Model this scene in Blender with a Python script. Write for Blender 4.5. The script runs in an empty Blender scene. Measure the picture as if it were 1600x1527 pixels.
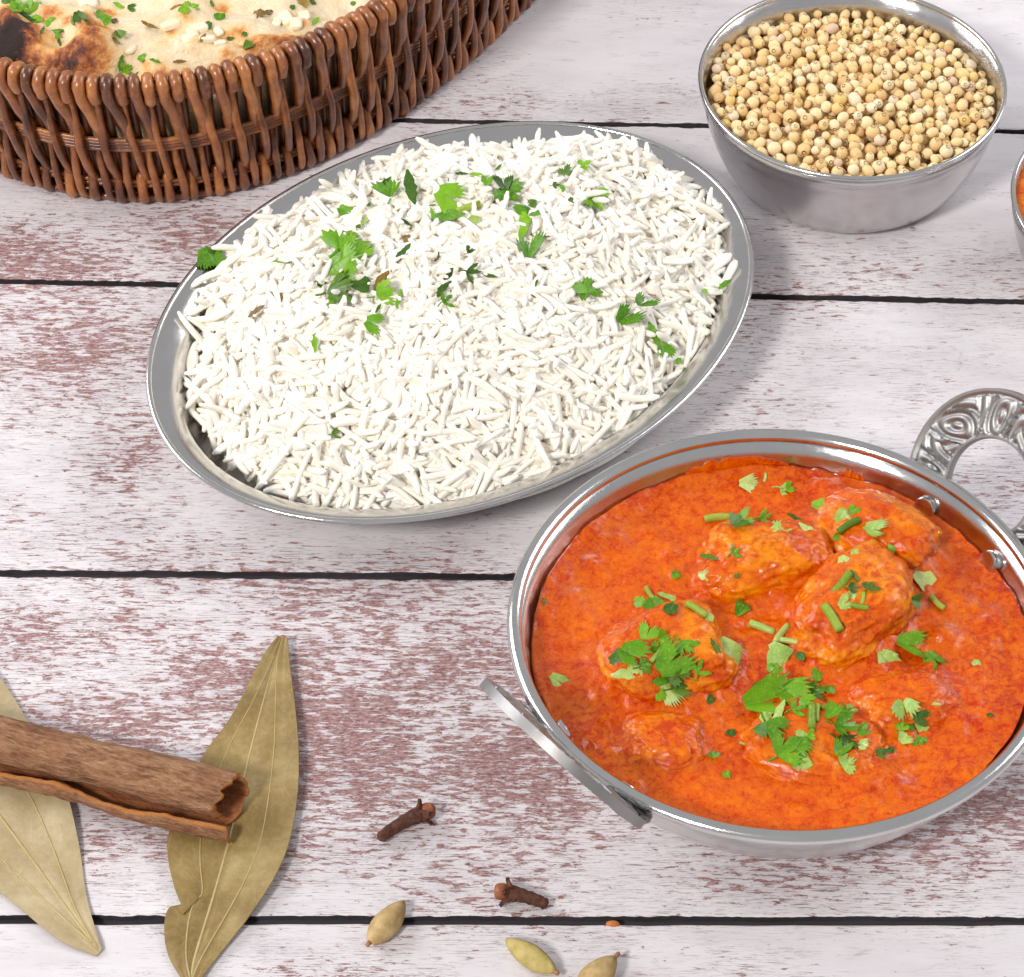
import bpy, math, random
import numpy as np
from mathutils import Vector, Matrix, noise
from mathutils.bvhtree import BVHTree

# ------------------------------------------------------------------ camera, world, lights, exposure
CM = 0.01                                   # everything below is laid out in centimetres
scene = bpy.context.scene
FPX, ELEV, YAW, DIST = 4800.0, math.radians(45.85), math.radians(-0.9), 96.87
_d = Vector((math.cos(ELEV)*math.sin(YAW), math.cos(ELEV)*math.cos(YAW), -math.sin(ELEV)))
CAM = -_d*DIST
_r = _d.cross(Vector((0, 0, 1))).normalized()
_u = _r.cross(_d)
cam_data = bpy.data.cameras.new('camera')
cam = bpy.data.objects.new('camera', cam_data)
scene.collection.objects.link(cam)
cam_data.sensor_width = 36.0
cam_data.lens = 36.0*FPX/1600.0
cam_data.clip_start, cam_data.clip_end = 0.02, 30.0
M = Matrix((_r, _u, -_d)).transposed().to_4x4()
M.translation = CAM*CM
cam.matrix_world = M
scene.camera = cam
scene.render.resolution_x, scene.render.resolution_y = 1024, 977

world = bpy.data.worlds.new('World')
scene.world = world
world.use_nodes = True
world.node_tree.nodes['Background'].inputs[0].default_value = (0.97, 0.97, 1.0, 1)
world.node_tree.nodes['Background'].inputs[1].default_value = 0.48

def area(name, loc, target, size, power, color, sy=None):
    l = bpy.data.lights.new(name, 'AREA')
    l.energy, l.color, l.size = power, color, size*CM
    if sy:
        l.shape, l.size_y = 'RECTANGLE', sy*CM
    o = bpy.data.objects.new(name, l)
    scene.collection.objects.link(o)
    o.location = Vector(loc)*CM
    o.rotation_euler = (Vector(target)-Vector(loc)).to_track_quat('-Z', 'Y').to_euler()
    return o
area('key_softbox', (-235, -330, 372), (10, 18, 0), 84, 216, (1.0, 0.965, 0.915))
area('left_softbox', (-120, 60, 90), (0, 8, 0), 100, 15, (0.97, 0.98, 1.0), 70)
area('right_softbox', (150, 70, 115), (8, 14, 0), 120, 18, (0.99, 0.99, 1.0), 90)
scene.view_settings.view_transform = 'Standard'
scene.view_settings.look = 'None'
scene.view_settings.exposure = 0.0
scene.view_settings.gamma = 1.0
scene.cycles.diffuse_bounces = 7
scene.cycles.max_bounces = 12

# ------------------------------------------------------------------ helpers
rng = random.Random(7)
def at(px, py, h=0.0):
    """photo pixel -> point (cm) on the horizontal plane z = h"""
    v = _r*((px-800)/FPX) - _u*((py-763.5)/FPX) + _d
    return CAM + v*((h-CAM.z)/v.z)
def ray(px, py):
    return (_r*((px-800)/FPX) - _u*((py-763.5)/FPX) + _d).normalized()

def empty(name, loc):
    o = bpy.data.objects.new(name, None)
    scene.collection.objects.link(o)
    o.empty_display_size = 0.01
    o.location = Vector(loc)*CM
    return o
def tag(o, label=None, cat=None, group=None, kind=None):
    if label: o['label'] = label
    if cat: o['category'] = cat
    if group: o['group'] = group
    if kind: o['kind'] = kind
    return o
def make_mesh(name, V, F, mat, smooth=True, org=(0, 0, 0)):
    V = (np.asarray(V, float).reshape(-1, 3) - np.asarray(org, float))*CM
    me = bpy.data.meshes.new(name)
    if isinstance(F, np.ndarray):
        nf, k = F.shape
        me.vertices.add(len(V)); me.vertices.foreach_set('co', V.astype(np.float32).ravel())
        me.loops.add(nf*k); me.loops.foreach_set('vertex_index', F.astype(np.int32).ravel())
        me.polygons.add(nf); me.polygons.foreach_set('loop_start', np.arange(0, nf*k, k, dtype=np.int32))
        me.update(calc_edges=True)
    else:
        me.from_pydata(V.tolist(), [], [list(map(int, f)) for f in F])
    if smooth:
        me.polygons.foreach_set('use_smooth', np.ones(len(me.polygons), bool))
    me.materials.append(mat)
    me.update()
    return me
def obj(name, V, F, mat, parent=None, smooth=True, org=None):
    """one mesh object; V in world cm; the object's origin is its thing's base (or org)"""
    if parent is not None:
        o0 = np.array(parent['_org'] if '_org' in parent else (0, 0, 0), float)
    else:
        o0 = np.array(org if org is not None else (0, 0, 0), float)
    o = bpy.data.objects.new(name, make_mesh(name, V, F, mat, smooth, o0))
    scene.collection.objects.link(o)
    if parent is not None:
        o.parent = parent
        o['_org'] = [float(x) for x in o0]
    else:
        o.location = Vector(o0)*CM
        o['_org'] = [float(x) for x in o0]
    return o
def thing(name, loc, label, cat, group=None):
    e = empty(name, loc)
    e['_org'] = [float(x) for x in loc]
    return tag(e, label, cat, group)
def smooth_by_angle(o, deg=35):
    me = o.data
    bm_edges = {}
    me.polygons.foreach_set('use_smooth', np.ones(len(me.polygons), bool))
    for p in me.polygons:
        for ek in p.edge_keys:
            bm_edges.setdefault(ek, []).append(p.normal.copy())
    sharp = set(k for k, ns in bm_edges.items() if len(ns) == 2 and ns[0].angle(ns[1], 0) > math.radians(deg))
    at_ = me.attributes.new('sharp_edge', 'BOOLEAN', 'EDGE')
    for e in me.edges:
        at_.data[e.index].value = tuple(sorted(e.vertices)) in sharp
def fattr(o, name, vals):
    a = o.data.attributes.new(name, 'FLOAT', 'POINT')
    a.data.foreach_set('value', np.asarray(vals, np.float32))

class MB:
    """collects pieces into one mesh"""
    def __init__(s): s.V = []; s.F = []; s.n = 0
    def add(s, V, F):
        V = np.asarray(V, float).reshape(-1, 3)
        s.V.append(V); s.F += [[i+s.n for i in f] for f in F]; s.n += len(V)
    def out(s): return np.concatenate(s.V), s.F

def tube(path, rad, sides=8, cap=True, flat=1.0, ref=None):
    P = np.asarray(path, float); n = len(P)
    R = np.full(n, rad, float) if np.isscalar(rad) else np.asarray(rad, float)
    T = np.gradient(P, axis=0); T /= np.linalg.norm(T, axis=1)[:, None]+1e-12
    up = np.array(ref if ref is not None else (0, 0, 1.0))
    if abs(T[0]@up) > .95 and ref is None: up = np.array((0, 1.0, 0))
    V = []; a = np.linspace(0, 2*np.pi, sides, endpoint=False)
    x = np.cross(up, T[0]); x /= np.linalg.norm(x)
    for i in range(n):
        x = x - (x@T[i])*T[i]; x /= np.linalg.norm(x)+1e-12
        y = np.cross(T[i], x)
        V.append(P[i]+R[i]*(np.cos(a)[:, None]*x+flat*np.sin(a)[:, None]*y))
    V = np.concatenate(V); F = []
    for i in range(n-1):
        for j in range(sides):
            k = (j+1) % sides
            F.append((i*sides+j, i*sides+k, (i+1)*sides+k, (i+1)*sides+j))
    if cap:
        F.append(tuple(range(sides-1, -1, -1))); F.append(tuple((n-1)*sides+j for j in range(sides)))
    return V, F
def round_ends(path, r, k=3):
    """resample so that a tube ends in a rounded tip"""
    P = [np.array(p, float) for p in path]; Q = []; R = []
    d0 = P[0]-P[1]; d0 /= np.linalg.norm(d0); d1 = P[-1]-P[-2]; d1 /= np.linalg.norm(d1)
    for i in range(k):
        a = (i+.35)/(k+.35)*math.pi/2
        Q.append(P[0]+d0*r*math.cos(a)); R.append(r*math.sin(a))
    for p in P: Q.append(p); R.append(r)
    for i in range(k-1, -1, -1):
        a = (i+.35)/(k+.35)*math.pi/2
        Q.append(P[-1]+d1*r*math.cos(a)); R.append(r*math.sin(a))
    return Q, R
def spline(pts, n):
    """Catmull-Rom through pts"""
    P = [np.array(p, float) for p in pts]
    P = [2*P[0]-P[1]]+P+[2*P[-1]-P[-2]]
    out = []; m = len(P)-3
    for i in range(n):
        t = i/(n-1)*m; k = min(int(t), m-1); t -= k
        a, b, c, d = P[k:k+4]
        out.append(.5*((2*b)+(c-a)*t+(2*a-5*b+4*c-d)*t*t+(3*b-a-3*c+d)*t**3))
    return np.array(out)
def grid_faces(n, m, wrap=False, off=0):
    F = []
    for i in range(n-1):
        for j in range(m if wrap else m-1):
            k = (j+1) % m
            F.append((off+i*m+j, off+i*m+k, off+(i+1)*m+k, off+(i+1)*m+j))
    return F
def sheet(G, th):
    """closed thin solid from an n x m grid of points"""
    G = np.asarray(G, float); n, m, _ = G.shape
    du = np.gradient(G, axis=0); dv = np.gradient(G, axis=1)
    N = np.cross(du, dv); N /= np.linalg.norm(N, axis=2)[..., None]+1e-12
    V = np.concatenate([(G+N*th/2).reshape(-1, 3), (G-N*th/2).reshape(-1, 3)])
    F = grid_faces(n, m); k = n*m; V = np.concatenate([V, V])
    F = [f for f in F]+[tuple(reversed([i+k for i in f])) for f in F]
    b = [j for j in range(m)]+[i*m+m-1 for i in range(1, n)]+[(n-1)*m+j for j in range(m-2, -1, -1)]+[i*m for i in range(n-2, 0, -1)]
    for i in range(len(b)):
        p, q = b[i], b[(i+1) % len(b)]
        F.append((q+2*k, p+2*k, p+3*k, q+3*k))
    return V, F
def lathe(profile, c, seg=128, close=False, sx=None):
    """profile [(r, z)], optionally per-angle radius function"""
    V = []
    a = np.linspace(0, 2*np.pi, seg, endpoint=False)
    for r, z in profile:
        V.append(np.stack([c[0]+r*np.cos(a), c[1]+r*np.sin(a), np.full(seg, z)], -1))
    F = [tuple(f) for f in grid_faces(len(profile), seg, True)]
    return np.concatenate(V), F
def fbm(x, y, z=0.0, o=4):
    return noise.fractal(Vector((x, y, z)), 1.0, 2.0, o)

# ------------------------------------------------------------------ node helpers
def mat(name):
    m = bpy.data.materials.new(name); m.use_nodes = True
    nt = m.node_tree
    return m, nt, nt.nodes['Principled BSDF']
class NG:
    def __init__(s, nt): s.nt = nt; s._c = {}
    def node(s, t, ins=None, **kw):
        n = s.nt.nodes.new(t)
        for k, v in kw.items(): setattr(n, k, v)
        for k, v in (ins or {}).items():
            if isinstance(v, bpy.types.NodeSocket): s.nt.links.new(v, n.inputs[k])
            else: n.inputs[k].default_value = v
        return n
    def coord(s, scale=(100, 100, 100), kind='Object', rot=(0, 0, 0)):
        tc = s.node('ShaderNodeTexCoord').outputs[kind] if kind != 'World' else s.node('ShaderNodeNewGeometry').outputs['Position']
        return s.node('ShaderNodeMapping', {0: tc, 3: scale, 2: rot}).outputs[0]
    def noise(s, vec, scale, detail=3, rough=.5, dist=0, out=0):
        return s.node('ShaderNodeTexNoise', {'Vector': vec, 'Scale': scale, 'Detail': detail, 'Roughness': rough, 'Distortion': dist}).outputs[out]
    def ramp(s, fac, stops, interp='LINEAR'):
        n = s.node('ShaderNodeValToRGB', {0: fac}); cr = n.color_ramp; cr.interpolation = interp
        while len(cr.elements) < len(stops): cr.elements.new(.5)
        for e, (p, c) in zip(cr.elements, stops):
            e.position = p; e.color = (c if len(c) == 4 else (*c, 1)) if not np.isscalar(c) else (c, c, c, 1)
        return n.outputs[0]
    def mix(s, fac, a, b, mode='MIX'):
        n = s.node('ShaderNodeMix', data_type='RGBA', blend_type=mode)
        for i, v in ((0, fac), (6, a), (7, b)):
            if isinstance(v, bpy.types.NodeSocket): s.nt.links.new(v, n.inputs[i])
            else: n.inputs[i].default_value = v if (i == 0 or len(v) == 4) else (*v, 1)
        return n.outputs[2]
    def math(s, op, a, b=0.0, c=0.0, clamp=False):
        n = s.node('ShaderNodeMath', operation=op, use_clamp=clamp)
        for i, v in enumerate((a, b, c)):
            if isinstance(v, bpy.types.NodeSocket): s.nt.links.new(v, n.inputs[i])
            else: n.inputs[i].default_value = v
        return n.outputs[0]
    def attr(s, name): return s.node('ShaderNodeAttribute', attribute_name=name).outputs['Fac']
    def rand(s): return s.node('ShaderNodeObjectInfo').outputs['Random']
    def bump(s, h, strength=.3, dist=.001):
        return s.node('ShaderNodeBump', {'Height': h, 'Strength': strength, 'Distance': dist}).outputs[0]
    def link(s, a, b): s.nt.links.new(a, b)
def pset(b, **kw):
    for k, v in kw.items(): b.inputs[k.replace('_', ' ')].default_value = v

# ------------------------------------------------------------------ materials
def m_plank():
    m, nt, b = mat('distressed_painted_wood'); g = NG(nt)
    P = g.coord((100, 100, 100), 'World')
    wear = g.attr('wear')
    def st(x, y): return g.node('ShaderNodeMapping', {0: P, 3: (x, y, 1)}).outputs[0]
    warp = g.noise(P, .9, 2, .5, 0, 1)
    Pw = g.node('ShaderNodeVectorMath', {0: st(1.0, 3.1), 1: g.node('ShaderNodeVectorMath', {0: warp, 1: (.9, .5, 0)}, operation='MULTIPLY').outputs[0]}, operation='ADD').outputs[0]
    n1 = g.noise(Pw, 1.75, 6, .72, .25)                    # flakes
    n2 = g.noise(st(.5, 2.6), 2.9, 6, .66, .1)           # long streaks
    n3 = g.noise(st(1.6, 4.5), 3.2, 4, .6, .3)            # specks
    k = g.math('MULTIPLY_ADD', n2, .38, g.math('MULTIPLY', n1, .62))
    thr = g.math('MULTIPLY_ADD', wear, -.17, .64)
    d = g.math('SUBTRACT', k, thr)
    chip = g.ramp(g.math('MULTIPLY_ADD', d, 9.0, .5, clamp=True), [(.475, 0.), (.53, 1.)])
    thr3 = g.math('MULTIPLY_ADD', wear, -.13, .76)
    sp = g.ramp(g.math('MULTIPLY_ADD', g.math('SUBTRACT', n3, thr3), 12., .5, clamp=True), [(.42, 0.), (.6, 1.)])
    chip = g.math('MAXIMUM', chip, g.math('MULTIPLY', sp, .8))
    # fine dark hairline cracks along the grain
    cr = g.noise(st(.28, 6.5), 2.2, 3, .55, .15)
    crl = g.ramp(g.math('ABSOLUTE', g.math('SUBTRACT', cr, .5)), [(0., 1.), (.012, 0.)])
    crm = g.ramp(g.math('MULTIPLY_ADD', wear, .25, g.noise(st(.5, 1.3), 1.1, 3, .6)), [(.52, 0.), (.68, 1.)])
    crack = g.math('MULTIPLY', crl, crm)
    tone = g.noise(st(.25, .8), .8, 4, .6)
    fine = g.noise(st(3, 9), 4., 3, .7)
    paint = g.ramp(tone, [(.25, (.60, .56, .585)), (.5, (.695, .66, .68)), (.75, (.755, .73, .742))])
    paint = g.mix(g.math('MULTIPLY', g.ramp(fine, [(.35, 1.), (.6, 0.)]), .22), paint, (.60, .52, .56))
    under = g.ramp(g.noise(st(2, 5), 2.7, 5, .7), [(.30, (.11, .045, .045)), (.42, (.24, .12, .115)), (.52, (.38, .23, .22)), (.66, (.54, .41, .40))])
    rimd = g.ramp(g.math('MULTIPLY_ADD', d, 9.0, .5, clamp=True), [(.5, 1.), (.66, 0.)])
    under = g.mix(g.math('MULTIPLY', rimd, .55), under, (.13, .05, .05))
    col = g.mix(chip, paint, under)
    # pinkish worn grain lines where the paint is thin
    gl = g.noise(st(.30, 8.5), 2.6, 5, .68, .2)
    glm = g.math('MULTIPLY', g.ramp(gl, [(.52, 0.), (.60, 1.)]), g.ramp(wear, [(.10, 0.), (.75, .32)]))
    col = g.mix(glm, col, (.44, .27, .27))
    gd = g.math('MULTIPLY', g.ramp(g.noise(st(.55, 11.), 2.3, 4, .7, .3), [(.57, 0.), (.61, 1.)]), g.ramp(wear, [(.06, 0.), (.45, .9)]))
    col = g.mix(gd, col, (.17, .075, .075))
    # thin pale wash halo beside the flakes
    halo = g.ramp(g.math('MULTIPLY_ADD', d, 9., .5, clamp=True), [(.02, 0.), (.30, .30), (.44, .55), (.46, 0.)])
    col = g.mix(g.math('MULTIPLY', halo, g.ramp(n3, [(.38, .25), (.58, 1.)])), col, (.52, .37, .38))
    col = g.mix(g.math('MULTIPLY', crack, .75), col, (.10, .055, .06))
    g.link(col, b.inputs['Base Color'])
    pset(b, Roughness=.62); b.inputs['Specular IOR Level'].default_value = .3
    h = g.math('ADD', g.math('MULTIPLY', chip, -.6), g.math('MULTIPLY_ADD', fine, .25, g.math('MULTIPLY', crack, -.5)))
    g.link(g.bump(h, .35, .0006), b.inputs['Normal'])
    return m
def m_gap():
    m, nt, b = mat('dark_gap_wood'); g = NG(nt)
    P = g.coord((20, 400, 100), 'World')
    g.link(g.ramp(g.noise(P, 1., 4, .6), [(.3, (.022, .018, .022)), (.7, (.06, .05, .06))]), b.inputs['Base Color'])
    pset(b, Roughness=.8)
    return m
def m_steel(name, rough=.2, col=(.66, .645, .63), dents=0.0, dent_scale=.7, brush=.06):
    m, nt, b = mat(name); g = NG(nt)
    P = g.coord()
    pset(b, Metallic=1.0)
    smear = g.noise(P, .8, 4, .6)
    g.link(g.ramp(smear, [(.3, tuple(c*.92 for c in col)), (.7, col)]), b.inputs['Base Color'])
    fine = g.noise(g.node('ShaderNodeMapping', {0: P, 3: (1, 1, 14)}).outputs[0], 6., 4, .6)
    g.link(g.math('MULTIPLY_ADD', fine, brush*2, g.math('MULTIPLY_ADD', smear, .12, rough-.06-brush)), b.inputs['Roughness'])
    h = g.math('MULTIPLY', fine, .03)
    if dents:
        v = g.node('ShaderNodeTexVoronoi', {'Vector': P, 'Scale': dent_scale}, feature='SMOOTH_F1').outputs['Distance']
        h = g.math('ADD', h, g.math('MULTIPLY_ADD', v, dents, g.math('MULTIPLY', g.noise(P, .5, 2), dents*1.4)))
    g.link(g.bump(h, .5, .002), b.inputs['Normal'])
    return m
def m_rice():
    m, nt, b = mat('cooked_rice'); g = NG(nt)
    P = g.coord()
    g.link(g.ramp(g.noise(P, 1.4, 3), [(.3, (.95, .89, .77)), (.65, (.965, .94, .885))]), b.inputs['Base Color'])
    pset(b, Roughness=.4)
    b.inputs['Specular IOR Level'].default_value = .4
    g.link(g.bump(g.noise(P, 9., 3), .12, .0006), b.inputs['Normal'])
    tr = g.node('ShaderNodeBsdfTranslucent', {0: (.97, .93, .84, 1)})
    mx = g.node('ShaderNodeMixShader', {0: .08, 1: b.outputs[0], 2: tr.outputs[0]})
    g.link(mx.outputs[0], nt.nodes['Material Output'].inputs[0])
    return m
def m_seed():
    m, nt, b = mat('coriander_seed'); g = NG(nt)
    at_ = g.attr('tone')
    info = g.node('ShaderNodeObjectInfo')
    r = g.math('FRACT', g.math('ADD', info.outputs['Random'], at_))
    c = g.ramp(r, [(0., (.62, .36, .15)), (.05, (.74, .49, .22)), (.25, (.80, .58, .28)), (.5, (.84, .66, .36)), (.74, (.88, .74, .48)), (.86, (.78, .54, .18)), (.93, (.86, .74, .52)), (1., (.66, .49, .37))])
    P = g.coord()
    c = g.mix(g.ramp(g.noise(P, 5., 4), [(.35, .28), (.55, 0.)]), c, (.50, .27, .09))
    g.link(c, b.inputs['Base Color'])
    pset(b, Roughness=.5); b.inputs['Specular IOR Level'].default_value = .35
    return m
def m_curry(name, yellow=0.0):
    m, nt, b = mat(name); g = NG(nt)
    P = g.coord((100, 100, 100), 'World')
    big = g.noise(P, .6, 4, .6, .3); med = g.noise(P, 2.7, 6, .68, .4); fine = g.noise(P, 8., 4, .75)
    t = g.math('MULTIPLY_ADD', big, .24, g.math('MULTIPLY_ADD', med, .46, g.math('MULTIPLY', fine, .30)))
    t = g.math('ADD', t, yellow*.5)
    c = g.ramp(t, [(.36, (.34, .012, .0)), (.42, (.54, .044, .0)), (.475, (.65, .088, .0)), (.54, (.71, .122, .0)), (.63, (.77, .18, .0)), (.78, (.83, .28, .002))])
    oil = g.noise(g.node('ShaderNodeMapping', {0: P, 1: (4, 7, 1)}).outputs[0], 4.6, 5, .7, .5)
    oilb = g.noise(P, .42, 2, .5)
    om = g.ramp(g.math('MULTIPLY_ADD', oilb, .45, oil), [(.74, 0.), (.86, .7)])
    c = g.mix(om, c, (.47, .016, .002))
    sp = g.ramp(g.noise(P, 5.5, 3, .6), [(.66, 0.), (.72, .65)])
    c = g.mix(sp, c, (.42, .014, .0))
    if yellow:
        y = g.attr('bare')
        c = g.mix(g.math('MULTIPLY', y, g.ramp(med, [(.40, .05), (.58, .85)])), c, (.86, .28, .004))
    g.link(c, b.inputs['Base Color'])
    g.link(g.ramp(med, [(.35, .07), (.7, .20)]), b.inputs['Roughness'])
    b.inputs['Specular IOR Level'].default_value = .12
    b.inputs['Specular Tint'].default_value = (1., .62, .30, 1)
    b.inputs['Coat Weight'].default_value = 1.0; b.inputs['Coat Roughness'].default_value = .05; b.inputs['Coat IOR'].default_value = 1.36
    g.link(g.bump(med, .22, .0012), b.inputs['Coat Normal'])
    h = g.math('MULTIPLY_ADD', med, .8, g.math('MULTIPLY', fine, .5))
    g.link(g.bump(h, .5, .0018), b.inputs['Normal'])
    return m
def m_leaf(name, cols, under=None, trans=.35):
    m, nt, b = mat(name); g = NG(nt)
    P = g.coord()
    r = g.rand()
    c = g.ramp(g.math('MULTIPLY_ADD', g.noise(P, 2.2, 3), .6, g.math('MULTIPLY', r, .55)), [(.25, cols[0]), (.55, cols[1]), (.85, cols[2])])
    vein = g.ramp(g.noise(P, 4.5, 2, .5, 1.2), [(.47, 0.), (.5, .35), (.53, 0.)])
    c = g.mix(vein, c, tuple(min(1, x*1.6+.03) for x in cols[2]))
    g.link(c, b.inputs['Base Color'])
    pset(b, Roughness=.38); b.inputs['Specular IOR Level'].default_value = .45
    g.link(g.bump(g.noise(P, 5., 3), .3, .0006), b.inputs['Normal'])
    tr = g.node('ShaderNodeBsdfTranslucent', {0: c})
    mx = g.node('ShaderNodeMixShader', {0: trans, 1: b.outputs[0], 2: tr.outputs[0]})
    g.link(mx.outputs[0], nt.nodes['Material Output'].inputs[0])
    return m
def m_wicker():
    m, nt, b = mat('varnished_willow'); g = NG(nt)
    P = g.coord(); r = g.rand()
    n = g.noise(P, 1.1, 4, .6); f = g.noise(P, 9., 3, .6)
    t = g.math('MULTIPLY_ADD', n, .7, g.math('MULTIPLY_ADD', r, .3, g.math('MULTIPLY_ADD', f, .25, -.14)))
    c = g.ramp(t, [(.25, (.065, .020, .009)), (.40, (.17, .054, .019)), (.55, (.32, .105, .031)), (.70, (.48, .18, .05)), (.88, (.60, .27, .085))])
    g.link(c, b.inputs['Base Color'])
    pset(b, Roughness=.3); b.inputs['Specular IOR Level'].default_value = .5
    b.inputs['Coat Weight'].default_value = .35; b.inputs['Coat Roughness'].default_value = .25
    g.link(g.bump(f, .25, .0006), b.inputs['Normal'])
    return m
def m_naan():
    m, nt, b = mat('naan_crust'); g = NG(nt)
    P = g.coord((100, 100, 100), 'World')
    ch = g.attr('char')
    n = g.noise(P, 1.6, 5, .6); f = g.noise(P, 5., 4, .65)
    blot = g.noise(P, .55, 3, .6, .3)
    v = g.math('ADD', ch, g.math('MULTIPLY', g.math('SUBTRACT', n, .5), g.math('MULTIPLY_ADD', ch, 1.4, .30)))
    v = g.math('ADD', v, g.ramp(blot, [(.52, 0.), (.72, .16)]))
    v = g.math('ADD', v, g.math('MULTIPLY', g.math('SUBTRACT', f, .5), g.math('MULTIPLY', ch, 1.1)))
    c = g.ramp(v, [(.0, (.77, .645, .45)), (.17, (.76, .55, .30)), (.27, (.74, .38, .12)), (.42, (.46, .14, .03)), (.6, (.16, .035, .012)), (.78, (.025, .012, .010))])
    g.link(c, b.inputs['Base Color'])
    g.link(g.ramp(ch, [(.0, .42), (.5, .6), (.9, .95)]), b.inputs['Roughness'])
    g.link(g.bump(g.math('MULTIPLY_ADD', f, .5, n), .6, .0025), b.inputs['Normal'])
    return m
def m_bark():
    m, nt, b = mat('cinnamon_bark'); g = NG(nt)
    P = g.coord(rot=(0, 0, math.radians(18)))
    inner = g.attr('inner')
    st = g.node('ShaderNodeMapping', {0: P, 3: (.7, 3, 3)}).outputs[0]
    n = g.noise(st, 1.5, 6, .65, .3); blot = g.noise(P, .9, 3, .55); f = g.noise(st, 6., 4, .7)
    c = g.ramp(g.math('MULTIPLY_ADD', f, .4, g.math('MULTIPLY', n, .65)), [(.32, (.085, .034, .018)), (.45, (.235, .105, .052)), (.56, (.39, .20, .105)), (.70, (.55, .34, .20))])
    c = g.mix(g.ramp(blot, [(.52, 0.), (.64, .45)]), c, (.33, .125, .06))
    ci = g.ramp(n, [(.3, (.24, .07, .025)), (.7, (.42, .15, .055))])
    c = g.mix(inner, c, ci)
    edge = g.attr('edge')
    c = g.mix(edge, c, (.56, .22, .065))
    g.link(c, b.inputs['Base Color']); pset(b, Roughness=.75)
    b.inputs['Specular IOR Level'].default_value = .25
    g.link(g.bump(g.math('MULTIPLY_ADD', f, .6, n), .9, .002), b.inputs['Normal'])
    return m
def m_bay(name, a, bb, c3):
    m, nt, b = mat(name); g = NG(nt)
    P = g.coord()
    n = g.noise(P, .5, 5, .6, .4); f = g.noise(P, 6., 4, .65)
    c = g.ramp(g.math('MULTIPLY_ADD', f, .25, g.math('MULTIPLY', n, .8)), [(.34, a), (.52, bb), (.7, c3)])
    w = g.node('ShaderNodeTexVoronoi', {'Vector': g.coord((100, 100, 20)), 'Scale': 2.3}, feature='DISTANCE_TO_EDGE').outputs[0]
    net = g.ramp(w, [(.0, 1.), (.03, 0.)])
    c = g.mix(g.math('MULTIPLY', net, .22), c, c3)
    g.link(c, b.inputs['Base Color']); pset(b, Roughness=.48); b.inputs['Specular IOR Level'].default_value = .4
    g.link(g.bump(g.math('MULTIPLY_ADD', net, .3, g.math('MULTIPLY', f, .6)), .22, .0008), b.inputs['Normal'])
    return m
def m_simple(name, stops, scale=2., rough=.6, stretch=(1, 1, 1), bump=.4, spec=.3, bdist=.0008, det=5):
    m, nt, b = mat(name); g = NG(nt)
    P = g.coord(tuple(100*s for s in stretch))
    n = g.noise(P, scale, det, .62)
    t = g.math('MULTIPLY_ADD', g.rand(), .14, g.math('ADD', n, -.07))
    g.link(g.ramp(t, stops), b.inputs['Base Color']); pset(b, Roughness=rough)
    b.inputs['Specular IOR Level'].default_value = spec
    g.link(g.bump(n, bump, bdist), b.inputs['Normal'])
    return m

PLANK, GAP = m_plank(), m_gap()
STEEL_PLATE = m_steel('polished_steel_plate', .11, brush=.035)
STEEL_KARAHI = m_steel('polished_steel_karahi', .13, (.66, .65, .64), brush=.045)
STEEL_RIM = m_steel('bright_steel_rim', .14, (.70, .69, .68), brush=.03)
STEEL_HAMMERED = m_steel('hammered_steel', .2, (.64, .62, .62), .9, .75)
CAST = m_steel('cast_metal', .46, (.36, .35, .345), .25, 1.6, .06)
RICE, SEED = m_rice(), m_seed()
GRAVY, COATED = m_curry('curry_gravy'), m_curry('gravy_coated_chicken', .06)
LEAF = {'fresh': m_leaf('fresh_coriander', [(.07, .21, .006), (.14, .35, .010), (.25, .50, .02)], trans=.22),
        'dark': m_leaf('dark_coriander', [(.025, .07, .006), (.055, .14, .010), (.11, .22, .016)], trans=.2),
        'pale': m_leaf('pale_coriander', [(.26, .42, .07), (.38, .52, .11), (.52, .62, .20)], trans=.12),
        'dry': m_leaf('dry_coriander', [(.12, .06, .012), (.22, .12, .02), (.34, .22, .04)], trans=.2)}
LEAF['stemfresh'] = m_leaf('fresh_coriander_stem', [(.20, .34, .02), (.33, .48, .05), (.48, .58, .10)])
WICKER, NAAN, BARK = m_wicker(), m_naan(), m_bark()
BAY_OLIVE = m_bay('olive_bay_leaf', (.17, .105, .03), (.28, .19, .065), (.40, .30, .13))
BAY_PALE = m_bay('pale_bay_leaf', (.31, .225, .11), (.42, .325, .18), (.53, .435, .27))
VEIN = m_simple('bay_vein', [(.3, (.40, .30, .12)), (.7, (.52, .42, .20))], 2.)
CLOVE = m_simple('clove_stem', [(.3, (.045, .016, .010)), (.55, (.115, .04, .024)), (.8, (.20, .08, .045))], 6., .7, bump=.8, bdist=.001)
CLOVE_BUD = m_simple('clove_bud', [(.3, (.15, .045, .018)), (.6, (.30, .10, .045)), (.8, (.42, .18, .09))], 5., .55)
POD = m_simple('cardamom_husk', [(.25, (.33, .205, .07)), (.5, (.50, .345, .15)), (.75, (.64, .475, .24))], 3., .6, (1, 1, 1), .5)
POD_GREEN = m_simple('green_cardamom_husk', [(.25, (.30, .225, .055)), (.5, (.45, .35, .115)), (.75, (.58, .46, .19))], 3., .6, (1, 1, 1), .5)
TIP = m_simple('pod_tip', [(.3, (.25, .11, .05)), (.7, (.45, .24, .12))], 4.)
ORANGE_SEED = m_simple('orange_seed', [(.3, (.38, .10, .02)), (.7, (.60, .22, .05))], 4., .5)
GARLIC = m_simple('garlic', [(.3, (.80, .68, .46)), (.7, (.88, .80, .62))], 3., .35, bump=.2)

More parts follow.
